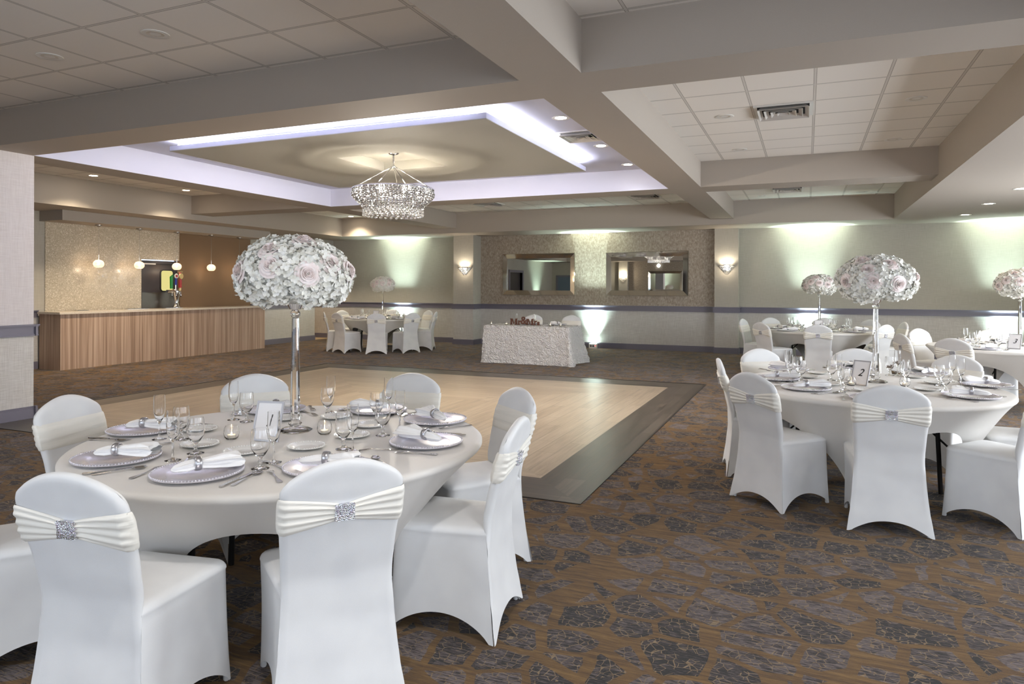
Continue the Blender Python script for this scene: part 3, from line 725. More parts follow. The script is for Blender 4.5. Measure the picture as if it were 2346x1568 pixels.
# ------------------------------------------------------------------ chair
def lerp(a, b, t): return a+(b-a)*t
def interp(tab, z):
    for (z0, v0), (z1, v1) in zip(tab, tab[1:]):
        if z <= z1:
            t_ = max(0, min(1, (z-z0)/(z1-z0))); t_ = t_*t_*(3-2*t_)*.35+t_*.65
            return lerp(v0, v1, t_)
    return tab[-1][1]
YL = [(0, -.262), (.08, -.250), (.2, -.232), (.35, -.216), (.5, -.222), (.62, -.248), (.75, -.284), (.85, -.312), (.96, -.338)]
WL_ = [(0, .247), (.06, .238), (.15, .224), (.3, .208), (.46, .200), (.6, .206), (.74, .216), (.84, .217), (.96, .212)]
TH_ = [(0, .004), (.38, .004), (.46, .03), (.55, .046), (.8, .05), (.96, .046)]
def chair_back(mb):
    def P(u, v, front):
        au = abs(u); zt = .95-.080*au**2-.022*au**14
        zb = .004+.078*(1-min(1, au/.93)**2.2)
        vv = v; z = lerp(zb, zt, vv)
        wd = interp(WL_, z); th = interp(TH_, z)
        e = sqrt(max(0, 1-au**14))*sqrt(max(0, 1-max(0, (v-.9)/.1)**6)); e = max(e, .0)
        y = interp(YL, z)
        crease = .0025*math.exp(-((au-.90)/.03)**2)*(1 if z > .3 else z/.3)
        yy = y+th/2+(th/2*e if front else -th/2*e-crease)
        return (u*wd, yy, z)
    nu, nv = 29, 44
    us = [sin(pi/2*(i/(nu-1)*2-1)*.92)/sin(pi/2*.92) for i in range(nu)]
    vs = [1-(1-j/(nv-1))**1.25 for j in range(nv)]
    mb.grid(lambda s, q: P(us[round(s*(nu-1))], vs[round(q*(nv-1))], False), nu, nv)
    mb.grid(lambda s, q: P(us[nu-1-round(s*(nu-1))], vs[round(q*(nv-1))], True), nu, nv)
def chair_skirt(mb):
    feet = [(-.243, -.252), (.243, -.252), (.222, .268), (-.222, .268)]
    seat = [(-.198, -.205), (.198, -.205), (.222, .235), (-.222, .235)]
    hems = [.078, .095, .085, .095]
    m_ = 12; zs = .452
    def P(s, lv):  # s in [0,4), lv level 0..1
        k = int(s) % 4; q = s-int(s); j = (k+1) % 4
        tt = lv**.85
        wob = .012*sin(pi*lv)
        A = [lerp(feet[k][0], seat[k][0], tt)*(1-wob), lerp(feet[k][1], seat[k][1], tt)]
        B = [lerp(feet[j][0], seat[j][0], tt)*(1-wob), lerp(feet[j][1], seat[j][1], tt)]
        x, y = lerp(A[0], B[0], q), lerp(A[1], B[1], q)
        # round corners
        c = 4*q*(1-q); conc = (.030*(1-lv)**1.5+.012*sin(pi*lv))*c
        inx, iny = (0, 1) if k == 0 else ((-1, 0) if k == 1 else ((0, -1) if k == 2 else (1, 0)))
        x += inx*conc; y += iny*conc
        ck = k if q < .5 else j; rc = (.020 if ck in (2, 3) else -.001)*max(0, 1-min(q, 1-q)/.12)**2
        rr = hypot(x, y); x -= x/rr*rc; y -= y/rr*rc
        hz = hems[k]*max(0, (c-.17)/.83)**.8+.003
        return (x, y, lerp(hz, zs, lv))
    n = 4*m_*2
    mb.grid(lambda a_, b_: P(a_*4, b_), n, 16, closed=True)
    top = [(0, 1.0, .452), (0, 1.010, .457), (0, 1.004, .465), (0, .985, .474), (0, .95, .482), (0, .85, .489), (0, .6, .495), (0, .3, .498), (0, .00001, .499)]
    def T(a_, b_):
        i = round(b_*(len(top)-1)); p = P(a_*4, 1); f_ = top[i][1]; return (p[0]*f_, p[1]*f_+.015*(1-f_), top[i][2])
    mb.grid(T, n, len(top), closed=True)
chair = thing('banquet_chair', (0, 0, -5))
mb = MB(); chair_skirt(mb); o = mb.build('seat_cover', 'spandex', chair, 55)
mb = MB(); chair_back(mb); o = mb.build('back_cover', 'spandex', chair, 55)
def sash_mesh(flip=1):
    mb = MB(); n1, n2, n3 = 30, 5, 14; tot = 2*(n2)+n1+n3
    def P(a_, b_):
        i = round(a_*tot) % tot; tt = b_*2-1
        edge = 1-abs(tt)**6
        def at(u, side, q=0):
            au = abs(u)
            if side == 'r':
                hh = lerp(.024, .068, min(1, au*1.05)**.75); zc = lerp(.758, .760, au)
                ple = .0045*cos(tt*pi*4.5+u*1.5)*(1-.3*au)+.010*max(0, 1-au*5)
                off = .0008+(.012+ple)*edge
            else:
                hh = .066; zc = .760; off = .0008+.007*edge+.0015*cos(tt*9+u*2)*edge
            z = zc+tt*hh; wd = interp(WL_, z); th = interp(TH_, z); y = interp(YL, z)
            if side == 'r': return (u*(wd+.002), y-off+(th*.35*max(0, (au-.93)/.07)**2), z)
            if side == 'f': return (u*(wd+.002), y+th+off-(th*.35*max(0, (au-.93)/.07)**2), z)
            sg = 1 if u > 0 else -1
            a2 = q*pi; return (sg*(wd+.001+.008*sin(a2)*edge), y+th/2-cos(a2)*(th*.15+.004+off*.5), z)
        if i < n1: return at(-1+2*i/(n1-1), 'r')
        if i < n1+n2: return at(1, 's', (i-n1+1)/(n2+1))
        if i < n1+n2+n3: return at(1-2*(i-n1-n2)/(n3-1), 'f')
        return at(-1, 's', 1-(i-n1-n2-n3+1)/(n2+1))
    mb.grid(lambda a_, b_: P(a_, b_), tot, 29, closed=True)
    return mb
sash_o = sash_mesh().build('sash', 'sash', chair, 60)
mb = MB()
for i in range(9):
    for j in range(8):
        x = -.031+i*.00775; z = .734+j*.0072; y = interp(YL, z)-.024+abs(x)**2*3
        mb.add([(x-.0036, y, z-.0034), (x+.0036, y, z-.0034), (x+.0036, y, z+.0034), (x-.0036, y, z+.0034), (x, y-.004, z)], [(0, 1, 4), (1, 2, 4), (2, 3, 4), (3, 0, 4), (0, 3, 2, 1)])
mb.box(-.034, .034, interp(YL, .76)-.023, interp(YL, .76)-.006, .731, .789)
mb.build('buckle', 'rhine', sash_o)
for fx, fy in ((-.236, -.247), (.236, -.247), (.214, .258), (-.214, .258)):
    mb = MB(); mb.lathe([(.009, .002), (.012, .006), (.012, .03), (.008, .05)], 8, (0, 0, 0)); o = mb.build('foot_pocket', 'spandex', chair, 50); o.location = (fx*.93, fy*.93, 0)
chair_flip = None
def place_chair(x, y, rz, label, group):
    o = dup(chair, (x, y, 0), (0, 0, rz)); tag(o, label, 'chair', group); return o
def seat_chair(c, ang, R, label, group, twist=0):
    """ang degrees round the table, R distance of the back top from the centre"""
    a_ = radians(ang); d = R-.33
    return place_chair(c[0]+d*cos(a_), c[1]+d*sin(a_), a_+pi/2+radians(twist), label, group)

# ------------------------------------------------------------------ table
TZ, TR = .78, .985
def cloth_mesh(leg0):
    mb = MB(); n = 144
    prof = [(0.0001, TZ), (.3, TZ), (.6, TZ), (.85, TZ), (.955, TZ), (.975, TZ-.003), (.985, TZ-.012), (.985, TZ-.026), (.980, TZ-.034), (.972, TZ-.040)]
    mb.lathe(prof, n)
    mb.v = [v_ for v_ in mb.v]; mb.f = mb.f[:-1]; mb.m = mb.m[:-1]
    if mb.f and len(mb.f[-1]) > 4: mb.f.pop(); mb.m.pop()
    def P(a_, b_):
        th_ = a_*2*pi; d = ((th_-leg0) % (pi/2)); d = min(d, pi/2-d)
        rf = .55*cos(pi/4)/cos(pi/4-d)
        s_ = sin(2*d); hz = .57*min(1, s_)**.62
        z = lerp(hz, TZ-.040, b_); q = (TZ-.04-z)/(TZ-.04)
        r = lerp(.972, rf, q**.92); r -= .035*sin(pi*q)*(1-.5*cos(4*d))
        return (r*cos(th_), r*sin(th_), max(z, .004))
    mb.grid(P, n, 26, closed=True)
    return mb
TABLES = {
 '1': dict(c=(-2.42, 2.78), leg=radians(-14)), '2': dict(c=(.42, 6.12), leg=radians(-12)),
 '4': dict(c=(.22, 13.9), leg=radians(20)), '3': dict(c=(2.5, 11.0), leg=radians(10)), '5': dict(c=(-9.72, 14.55), leg=radians(24))}
TBL = {'1': 'the nearest left table', '2': 'the near right table', '4': 'the far right back table', '3': 'the right edge table', '5': 'the far left corner table'}
TD = {'1': 'numbered 1 in the foreground', '2': 'numbered 2 at the right', '3': 'numbered 3 at the right edge', '4': 'numbered 4 by the right back wall', '5': 'numbered 5 in the far left corner'}
SHORT = {k: 'table '+k for k in TD}
tabp = thing('round_table', (0, 0, -5))
MB().lathe([(.0001, TZ-.028), (.93, TZ-.028), (.94, TZ-.02), (.94, TZ-.008), (.0001, TZ-.008)], 48).build('tabletop', 'wood', tabp, 40)
for sx_, sy_ in ((1, 1), (-1, 1), (-1, -1), (1, -1)):
    mb = MB(); mb.tube([(.34*sx_, .34*sy_, TZ-.03), (.365*sx_, .365*sy_, .01)], .016, 8); mb.tube([(.41*sx_, .41*sy_, .35), (.12*sx_, .12*sy_, TZ-.04)], .008, 6)
    mb.build('leg', 'black', tabp, 50)
clp = cloth_mesh(0).build('tablecloth', 'cloth', None, 50); clp.location = (0, 0, -5)
for k, T in TABLES.items():
    o = dup(tabp, (*T['c'], 0), (0, 0, T['leg']+pi/4-pi/4-pi/4)); tag(o, 'round banquet table '+TD[k]+', black legs under its cloth', 'table', 'round banquet tables')
    o = dup(clp, (*T['c'], 0), (0, 0, T['leg'])); tag(o, 'stretched ivory cloth over the round table '+TD[k], 'tablecloth', 'stretch tablecloths')
# chairs
SEATN = {}
def seats(k, lst, grp):
    T = TABLES[k]; T['seats'] = []
    for ang, R, nm, tw in lst:
        seat_chair(T['c'], ang, R, 'white covered chair at the %s seat of %s' % (nm, TBL[k]), grp, tw)
        T['seats'].append((ang, nm))
seats('1', [(-80, 1.34, 'front left', 0), (-40, 1.25, 'front right', 0), (8, 1.24, 'near right', 0), (51, 1.36, 'far right', 0), (94, 1.40, 'back right', 0), (140, 1.40, 'back left', 0), (191, 1.36, 'far left', 0), (233, 1.36, 'near left', 0)], 'chairs around table 1')
seats('2', [(-87, 1.28, 'front middle', 0), (-40, 1.32, 'near right', 0), (3, 1.35, 'right', 0), (55, 1.48, 'back right', 0), (89, 1.58, 'back middle', 0), (127, 1.44, 'back left', 0), (176, 1.14, 'far left', 14), (-130, 1.25, 'front left', 0)], 'chairs around table 2')
seats('4', [(-92, 1.42, 'front middle', 0), (-42, 1.36, 'front right', 0), (12, 1.45, 'right', 0), (50, 1.45, 'back right', 0), (86, 1.5, 'back middle', 0), (128, 1.5, 'back left', 0), (165, 1.45, 'left', 0), (-137, 1.36, 'front left', 0)], 'chairs around table 4')
seats('3', [(199, 1.45, 'left', 0), (134, 1.40, 'back left', 0), (234, 1.52, 'front left', 0), (88, 1.3, 'back middle', 0)], 'chairs around table 3')
seats('5', [(-140, 1.42, 'left', 0), (-108, 1.36, 'front left', 0), (-62, 1.36, 'front right', 0), (-24, 1.36, 'right', 0), (20, 1.38, 'far right', 0), (63, 1.4, 'back right', 0), (112, 1.4, 'back left', 0), (170, 1.45, 'far left', 0)], 'chairs around table 5')

# ------------------------------------------------------------------ tableware prototypes
chg = thing('charger_plate', (0, 0, -5))
mb = MB(); mb.lathe([(.0001, .004), (.105, .004), (.118, .010), (.122, .012), (.170, .0165), (.176, .018), (.180, .0165), (.178, .012), (.115, 0), (.0001, 0)], 64); mb.build('plate', 'charger', chg, 35)
mb = MB()
for k in range(90):
    a_ = 2*pi*k/90; mb.ball((.176*cos(a_), .176*sin(a_), .018), .0042, 6, 4)
mb.build('beaded_rim', 'charger', chg, 80)
bread = thing('bread_plate', (0, 0, -5))
mb = MB(); mb.lathe([(.0001, .005), (.052, .005), (.056, .008), (.060, .010), (.088, .0155), (.091, .0165), (.090, .013), (.052, 0), (.0001, 0)], 48); mb.build('plate', 'china', bread, 35)
mb = MB()
for k in range(44):
    a_ = 2*pi*k/44; mb.ball((.083*cos(a_), .083*sin(a_), .0150), .0035, 6, 4)
mb.build('embossed_rim', 'china', bread, 80)
def glass_obj(name, prof, cup):
    return MB().lathe(prof, 28).build(name, 'glass', None, 50)
flute = glass_obj('champagne_flute', [(.0001, .0), (.033, .0), (.034, .002), (.020, .006), (.006, .012), (.0042, .03), (.0042, .075), (.008, .088), (.020, .108), (.0265, .135), (.0275, .165), (.0255, .222), (.0245, .222), (.0262, .165), (.0252, .136), (.0187, .11), (.008, .096), (.0001, .092)], None)
flute.location = (0, 0, -5)
goblet = glass_obj('water_goblet', [(.0001, .0), (.036, .0), (.037, .002), (.022, .007), (.009, .014), (.007, .022), (.011, .030), (.007, .038), (.009, .046), (.022, .060), (.036, .085), (.0395, .108), (.0375, .140), (.034, .166), (.0328, .166), (.036, .140), (.038, .108), (.0345, .086), (.021, .0635), (.0001, .052)], None)
goblet.location = (0, 0, -5)
def rcloth(mb, pts, wid, hgt, lob=5, amp=.16, n=36, seed=0):
    """loft a folded napkin bundle along pts"""
    rnd = random.Random(seed); ph = rnd.random()*6
    def P(a_, b_):
        f = b_*(len(pts)-1); i = min(int(f), len(pts)-2); q = f-i
        c = Vector(pts[i]).lerp(Vector(pts[i+1]), q); w_ = lerp(wid[i], wid[i+1], q); h_ = lerp(hgt[i], hgt[i+1], q)
        t_ = a_*2*pi; rr = 1+amp*sin(lob*t_+ph+b_*1.3)+amp*.5*sin(2*lob*t_+ph*2)
        x = c.x+.004*sin(t_*3+b_*5)*(1 if b_ > .6 else .3)
        return (x, c.y+cos(t_)*w_*rr, max(.0, c.z+sin(t_)*h_*rr))
    mb.grid(P, n, 26, closed=True)
def napkin_proto(seed, tail, fan):
    t = thing('napkin', (0, 0, -5))
    mb = MB()
    L = fan
    pts = [(-tail, 0, .012), (-tail*.85, 0, .015), (-tail*.4, 0, .020), (0, 0, .024), (L*.25, 0, .022), (L*.6, 0, .024), (L*.9, 0, .026), (L, 0, .024)]
    wid = [.003, .018, .028, .018, .030, .050, .066, .058]; hg = [.002, .012, .019, .017, .020, .025, .025, .014]
    rcloth(mb, pts, wid, hg, 5, .17, 44, seed)
    rcloth(mb, [(0, .0, .026), (L*.3, -.01, .030), (L*.65, -.02, .038), (L*.93, -.026, .042)], [.012, .022, .034, .030], [.010, .015, .018, .005], 3, .2, 28, seed+3)
    mb.build('folded_cloth', 'napkin', t, 70, recalc=True)
    mb = MB(); nr, nt = 28, 10
    def R_(a_, b_):
        t1, t2 = a_*2*pi, b_*2*pi; rr = .026+.005*cos(t2)
        return (.014*sin(t2)*1.0, rr*cos(t1), .027+rr*sin(t1)*.95)
    mb.grid(R_, nr, nt+1, closed=True); mb.build('napkin_ring', 'ring', t, 80)
    return t
napA = napkin_proto(1, .10, .17); napB = napkin_proto(5, .12, .13)
def fork_mesh():
    mb = MB()
    def strip(prof, zf, th=.0022):
        vs = []; fs = []
        for y, w_ in prof:
            z = zf(y); vs += [(-w_, y, z), (w_, y, z), (w_, y, z+th), (-w_, y, z+th)]
        n_ = len(prof)
        for i in range(n_-1):
            for k in range(4): fs.append((i*4+k, i*4+(k+1) % 4, (i+1)*4+(k+1) % 4, (i+1)*4+k))
        fs.append((0, 1, 2, 3)); fs.append(tuple((n_-1)*4+k for k in (3, 2, 1, 0))); mb.add(vs, fs)
    zf = lambda y: .002+.006*math.exp(-((y-.04)/.035)**2)
    strip([(-.10, .006), (-.095, .010), (-.08, .0105), (-.05, .006), (.0, .0035), (.03, .0035), (.042, .008), (.052, .0115), (.062, .012)], zf)
    for k in range(4):
        x0 = -.0105+k*.007
        vs = []
        for y in (.060, .09, .10):
            z = zf(y); w_ = .0018 if y < .1 else .0008; vs += [(x0-w_, y, z), (x0+w_, y, z), (x0+w_, y, z+.002), (x0-w_, y, z+.002)]
        fs = [(i*4+q, i*4+(q+1) % 4, (i+1)*4+(q+1) % 4, (i+1)*4+q) for i in range(2) for q in range(4)]+[(0, 1, 2, 3), (11, 10, 9, 8)]
        mb.add(vs, fs)
    return mb
fork = fork_mesh().build('fork', 'steel', None, 60); fork.location = (0, 0, -5)
def blade(prof, th=.003, rise=0):
    mb = MB(); vs = []; fs = []
    for y, x0, x1, z in prof: vs += [(x0, y, z), (x1, y, z), (x1, y, z+th), (x0, y, z+th)]
    n_ = len(prof)
    for i in range(n_-1):
        for k in range(4): fs.append((i*4+k, i*4+(k+1) % 4, (i+1)*4+(k+1) % 4, (i+1)*4+k))
    fs.append((0, 1, 2, 3)); fs.append(tuple((n_-1)*4+k for k in (3, 2, 1, 0))); return mb.add(vs, fs)
knife = thing('knife', (0, 0, -5))
blade([(-.12, -.006, .006, .001), (-.11, -.009, .009, .001), (-.06, -.006, .006, .001), (-.005, -.006, .006, .001)], .006).build('handle', 'steel', knife, 60)
blade([(-.005, -.005, .007, .002), (.0, -.008, .009, .002), (.05, -.008, .010, .002), (.09, -.008, .009, .002), (.115, -.008, -.004, .002)], .0018).build('blade', 'chrome', knife, 60)
spoon = MB()
blade_ = blade([(-.10, -.006, .006, .001), (-.09, -.010, .010, .001), (-.05, -.005, .005, .003), (.03, -.003, .003, .006), (.05, -.005, .005, .004)], .0022)
spoon.add(blade_.v, blade_.f); spoon.lathe([(.0001, -.006), (.5, -.0045), (.8, -.002), (1, .002), (.96, .002), (.7, -.001), (.0001, -.004)], 20, (0, .074, .007), 0, None, .0205*1.0, .029)
spoon.v = spoon.v[:len(blade_.v)]
spoon.f = blade_.f[:]; spoon.m = [0]*len(spoon.f)
vs = []; fs = []; nn_ = 20
for r_, z_ in ((.05, .001), (.5, .002), (.8, .0045), (1, .008), (.94, .009), (.6, .0045), (.05, .003)):
    for i in range(nn_): a_ = 2*pi*i/nn_; vs.append((.0205*r_*cos(a_), .074+.030*r_*sin(a_), z_))
for k in range(6):
    for i in range(nn_): fs.append((k*nn_+i, k*nn_+(i+1) % nn_, (k+1)*nn_+(i+1) % nn_, (k+1)*nn_+i))
spoon.add(vs, fs); spoon = spoon.build('spoon', 'steel', None, 60); spoon.location = (0, 0, -5)
vot = thing('votive_candle', (0, 0, -5))
MB().lathe([(.0001, 0), (.024, 0), (.034, .012), (.0385, .030), (.036, .052), (.029, .068), (.027, .068), (.0335, .052), (.036, .030), (.0315, .015), (.022, .006), (.0001, .006)], 28).build('glass_holder', 'glass', vot, 60)
MB().lathe([(.0001, .007), (.019, .007), (.019, .022), (.0001, .021)], 20).build('tealight', 'wax', vot, 40); tl_ = [c_ for c_ in COL.objects if c_.name == 'tealight'][0]
MB().lathe([(.0001, .023), (.0022, .026), (.0026, .029), (.0013, .034), (.0001, .038)], 8).build('flame', 'flame', tl_, 60)

# text meshes
def text_mesh(body, size, ext=.0006, shear=0, offset=0):
    cu = bpy.data.curves.new('txt', 'FONT'); cu.body = body; cu.size = size; cu.extrude = ext; cu.shear = shear; cu.align_x = 'CENTER'; cu.align_y = 'CENTER'; cu.offset = offset
    ob = bpy.data.objects.new('txt', cu); COL.objects.link(ob)
    bpy.context.view_layer.update()
    me = bpy.data.meshes.new_from_object(ob.evaluated_get(bpy.context.evaluated_depsgraph_get()))
    bpy.data.objects.remove(ob); return me
def card(k, x, y, rz, ht=.20, wd=.145):
    t = thing('table_number_frame', (x, y, TZ+.001), rz); tag(t, 'small silver framed card reading %s standing on %s' % (k, TBL[k]), 'table number', 'framed table numbers')
    tilt = Matrix.Rotation(radians(-18), 4, 'X')
    mb = MB(); w = .009; a = wd/2
    for q in ((-a, a, 0, w), (-a, a, ht-w, ht), (-a, -a+w, w, ht-w), (a-w, a, w, ht-w)): mb.box(q[0], q[1], -.004, .006, q[2], q[3], 0, tilt)
    mb.build('frame', plain('silver_frame', srgb(188, 186, 188), .35, .5), t)
    cd_ = MB().box(-a+w, a-w, -.0005, .004, w, ht-w, 0, tilt).build('card', 'card', t)
    mb = MB(); yb = ht*.5*.325+.010
    mb.add([(-.02, yb, ht*.5), (.02, yb, ht*.5), (.02, yb+.05, .0), (-.02, yb+.05, .0), (-.02, yb+.003, ht*.5), (.02, yb+.003, ht*.5), (.02, yb+.053, .0), (-.02, yb+.053, .0)], [(0, 1, 2, 3), (7, 6, 5, 4), (0, 4, 5, 1), (1, 5, 6, 2), (2, 6, 7, 3), (3, 7, 4, 0)])
    mb.build('easel_back', 'black', t)
    me = text_mesh(k, .085, .0004, .35); me.materials.clear(); me.materials.append(M['ink'])
    o = bpy.data.objects.new('number', me); COL.objects.link(o); o.parent = cd_
    o.matrix_local = tilt @ Matrix.Translation((0, -.0015, ht*.5)) @ Matrix.Rotation(pi/2, 4, 'X')
    return t
# ------------------------------------------------------------------ pixel -> place (used once to read positions off the photograph)
def ray(px, py):
    dx, dy = px-CX, py-YH; u = (dx+dy*ROLL)/F; v_ = -(dy-dx*ROLL)/F
    return (cos(TH)*u-sin(TH), sin(TH)*u+cos(TH), v_)
def P(px, py, z=TZ):
    r = ray(px, py); t_ = (z-H)/r[2]; return (r[0]*t_, r[1]*t_)
HH = TZ+.0012
def put(proto, p, rz, label, cat, grp, z=HH):
    o = dup(proto, (p[0], p[1], z), (0, 0, rz)); return tag(o, label, cat, grp)
def setting(k, ang, nm, ch=None, fl=None, gb=None, br=None, nap=None, cut=True, nproto=None):
    """ang: seat direction (deg) from the table centre"""
    c = TABLES[k]['c']; a_ = radians(ang); o_ = (cos(a_), sin(a_)); s_ = (-sin(a_), cos(a_))   # s_: to the left of the diner... facing centre
    def loc(rad, side): return (c[0]+o_[0]*rad+s_[0]*side, c[1]+o_[1]*rad+s_[1]*side)
    ch = ch or loc(.74, 0); fl = fl or loc(.52, .16); gb = gb or loc(.50, .06); br = br or loc(.45, -.15)
    tb = TBL[k]
    put(chg, ch, a_, 'round silver charger plate at the %s seat of %s' % (nm, tb), 'plate', 'silver charger plates')
    npx = nproto or (napA if random.random() < .5 else napB)
    put(npx, (ch[0], ch[1]), nap if nap is not None else a_+pi+random.uniform(-.7, .7), 'white napkin in silver ring at the %s seat of %s' % (nm, tb), 'napkin', 'rolled white napkins', HH+.0185)
    put(flute, fl, 0, 'clear champagne flute at the %s seat of %s' % (nm, tb), 'glass', 'champagne flutes')
    put(goblet, gb, 0, 'clear water goblet at the %s seat of %s' % (nm, tb), 'glass', 'water goblets')
    put(bread, br, 0, 'small white bread plate at the %s seat of %s' % (nm, tb), 'plate', 'bread plates')
    if cut:
        # tangential offsets measured from the charger
        co = atan2(ch[1]-c[1], ch[0]-c[0]); oo = (cos(co), sin(co)); ss = (-sin(co), cos(co))
        rd = hypot(ch[0]-c[0], ch[1]-c[1])
        def q(side, dr=0): return (ch[0]+ss[0]*side+oo[0]*dr, ch[1]+ss[1]*side+oo[1]*dr)
        put(fork, q(-.215, .02), co+pi/2, 'silver dinner fork, outer of two, at the %s seat of %s' % (nm, tb), 'fork', 'forks')
        put(fork, q(-.250+.07, -.165), co+pi/2+.3, 'silver salad fork, inner of two, at the %s seat of %s' % (nm, tb), 'fork', 'forks')
        put(knife, q(.205, .03), co+pi/2, 'silver dinner knife at the %s seat of %s' % (nm, tb), 'knife', 'knives')
        put(spoon, q(.235, .02), co+pi/2, 'silver spoon at the %s seat of %s' % (nm, tb), 'spoon', 'spoons')
# table 1, positions read from the photograph
T1 = {
 'front left': dict(ang=-77, ch=P(453, 1088), fl=P(396, 1056), gb=P(596, 1075), br=P(557, 1039), nap=1.0, nproto=napA),
 'front right': dict(ang=-40, ch=P(748, 1075), fl=P(627, 1061), gb=P(787, 1030), br=P(702, 1028), nap=.35, nproto=napB),
 'near right': dict(ang=8, ch=P(976, 1017), fl=P(808, 1036), gb=P(877, 999), br=P(807, 1002), nap=2.9, nproto=napA),
 'far right': dict(ang=51, ch=P(997, 966), fl=P(916, 992), gb=P(863, 968), br=P(848, 978), nap=2.6, nproto=napB),
 'back right': dict(ang=94, ch=P(866, 944), fl=P(890, 951), gb=P(750, 953), br=P(770, 959), nap=3.6, nproto=napA),
 'back left': dict(ang=140, ch=P(632, 943), fl=P(758, 946), gb=P(565, 967), br=P(655, 962), nap=.3, nproto=napB),
 'far left': dict(ang=190, ch=P(330, 989), fl=P(535, 963), gb=P(415, 1008), br=P(458, 988), nap=.35, nproto=napA),
 'near left': dict(ang=233, ch=P(268, 1054), fl=P(365, 1008), gb=P(448, 1040), br=P(458, 1023), nap=.45, nproto=napA)}
for nm, d in T1.items(): setting('1', nm=nm, **d)
T2 = {
 'front middle': dict(ang=-87, ch=P(2010, 917), fl=P(1927, 899), gb=P(1936, 895), br=P(1985, 897)),
 'near right': dict(ang=-40, ch=P(2225, 911), fl=P(2076, 892), gb=P(2166, 898), br=P(2123, 895), nap=3.0),
 'right': dict(ang=3, ch=P(2259, 885), fl=P(2202, 888), gb=P(2152, 885), br=P(2146, 880), nap=3.3),
 'back right': dict(ang=55, ch=P(2123, 859.5), fl=P(2182, 876), gb=P(2074, 876), br=P(2094, 866)),
 'back middle': dict(ang=89, ch=P(1950, 845), fl=P(2056, 861), gb=P(2038, 861), br=P(1990, 860)),
 'back left': dict(ang=127, ch=P(1806, 848.5), fl=P(1921, 874), gb=P(1828, 861), br=P(1874, 857), nap=2.6),
 'far left': dict(ang=164, ch=P(1779, 870), fl=P(1805, 861), gb=P(1836, 873), br=P(1852, 866), nap=.3),
 'front left': dict(ang=-130, ch=P(1846, 892.5), fl=P(1809, 876), gb=P(1905, 872), br=P(1897, 883), nap=.5)}
for nm, d in T2.items(): setting('2', nm=nm, **d)
for k in ('4', '3', '5'):
    for ang, nm in TABLES[k]['seats']: setting(k, ang, nm, cut=(k == '3'))
# centre pieces of each table
V1 = [((530.5, 1007), 'left of the number frame'), ((743.5, 996), 'right of the flower stand')]
for p, nm in V1: put(vot, P(*p), 0, 'lit votive candle on the nearest left table, '+nm, 'candle', 'votive candles')
for p, nm in (((1950, 884), 'in front of the number frame'), ((2073, 886), 'right of the flower stand')): put(vot, P(*p), 0, 'lit votive candle on the near right table, '+nm, 'candle', 'votive candles')
for k, lst in (('4', (((-.35, -.1), 'left of the number frame'), ((.32, -.25), 'right of the number frame'))), ('3', (((-.55, -.30), 'left of the number frame'), ((-.35, -.40), 'nearer the number frame'))), ('5', (((-.22, -.35), 'left of the number frame'), ((.35, -.3), 'right of the number frame')))):
    c = TABLES[k]['c']
    for (dx, dy), nm in lst: put(vot, (c[0]+dx, c[1]+dy), 0, 'lit votive candle on %s, %s' % (TBL[k], nm), 'candle', 'votive candles')
p = P(606, 1013); card('1', p[0], p[1], radians(12))
p = P(1966, 883); card('2', p[0], p[1], radians(-36))
c = TABLES['4']['c']; card('4', c[0]-.02, c[1]-.18, radians(-2))
c = TABLES['3']['c']; card('3', c[0]-.07, c[1]-.38, radians(-30))
c = TABLES['5']['c']; card('5', c[0]-.02, c[1]-.25, radians(22))

# ------------------------------------------------------------------ flower stands and flowers
stand = thing('flower_stand', (0, 0, -5))
MB().lathe([(.0001, 0), (.088, 0), (.090, .006), (.070, .016), (.030, .024), (.0001, .024)], 8).build('crystal_foot', 'crystal', stand, 20)
MB().lathe([(.0001, .024), (.022, .024), (.036, .040), (.022, .056), (.018, .060), (.0001, .060)], 8).build('crystal_knop', 'crystal', stand, 20)
MB().lathe([(.0001, .060), (.0245, .060), (.0235, .30), (.018, .598), (.0001, .598)], 12).build('glass_column', 'crystal', stand, 20)
MB().ball((0, 0, .622), .026, 16, 10).build('crystal_ball', 'crystal', stand, 20)
MB().lathe([(.0001, .646), (.03, .646), (.045, .675), (.0001, .675)], 16).build('bowl', 'chrome', stand, 40)
def hyd_mesh(seed, R=.105, nf=95):
    rnd = random.Random(seed); mb = MB()
    mb.lathe([(1e-4, -.02), (R*.75, -.02), (R*.86, R*.15), (R*.78, R*.45), (R*.45, R*.78), (1e-4, R*.88)], 12)
    for k in range(nf):
        z = 1-1.25*(k+.5)/nf; ph = k*2.39996+rnd.uniform(-.2, .2); rr = sqrt(max(0, 1-z*z))
        d = Vector((rr*cos(ph), rr*sin(ph), z)); c0 = d*R*rnd.uniform(.92, 1.06)
        d = (d+Vector((rnd.uniform(-.5, .5), rnd.uniform(-.5, .5), rnd.uniform(-.5, .5)))).normalized()
        q = d.to_track_quat('Z', 'Y').to_matrix().to_4x4(); spin = rnd.uniform(0, pi/2); s_ = rnd.uniform(.016, .024)
        for j in range(4):
            mt = Matrix.Translation(c0) @ q @ Matrix.Rotation(spin+j*pi/2, 4, 'Z') @ Matrix.Rotation(rnd.uniform(-.5, .15), 4, 'Y')
            w = .55+rnd.uniform(-.08, .08); cu = rnd.uniform(.05, .35)
            vs = [(0, 0, 0), (.45*s_, -w*s_, .15*s_), (.5*s_, 0, .0), (.45*s_, w*s_, .15*s_), (1.0*s_, -.45*s_, cu*s_), (1.15*s_, 0, cu*s_*.6), (1.0*s_, .45*s_, cu*s_)]
            mb.add(vs, [(0, 1, 2), (0, 2, 3), (1, 4, 5, 2), (2, 5, 6, 3)], 1, mt)
    return mb
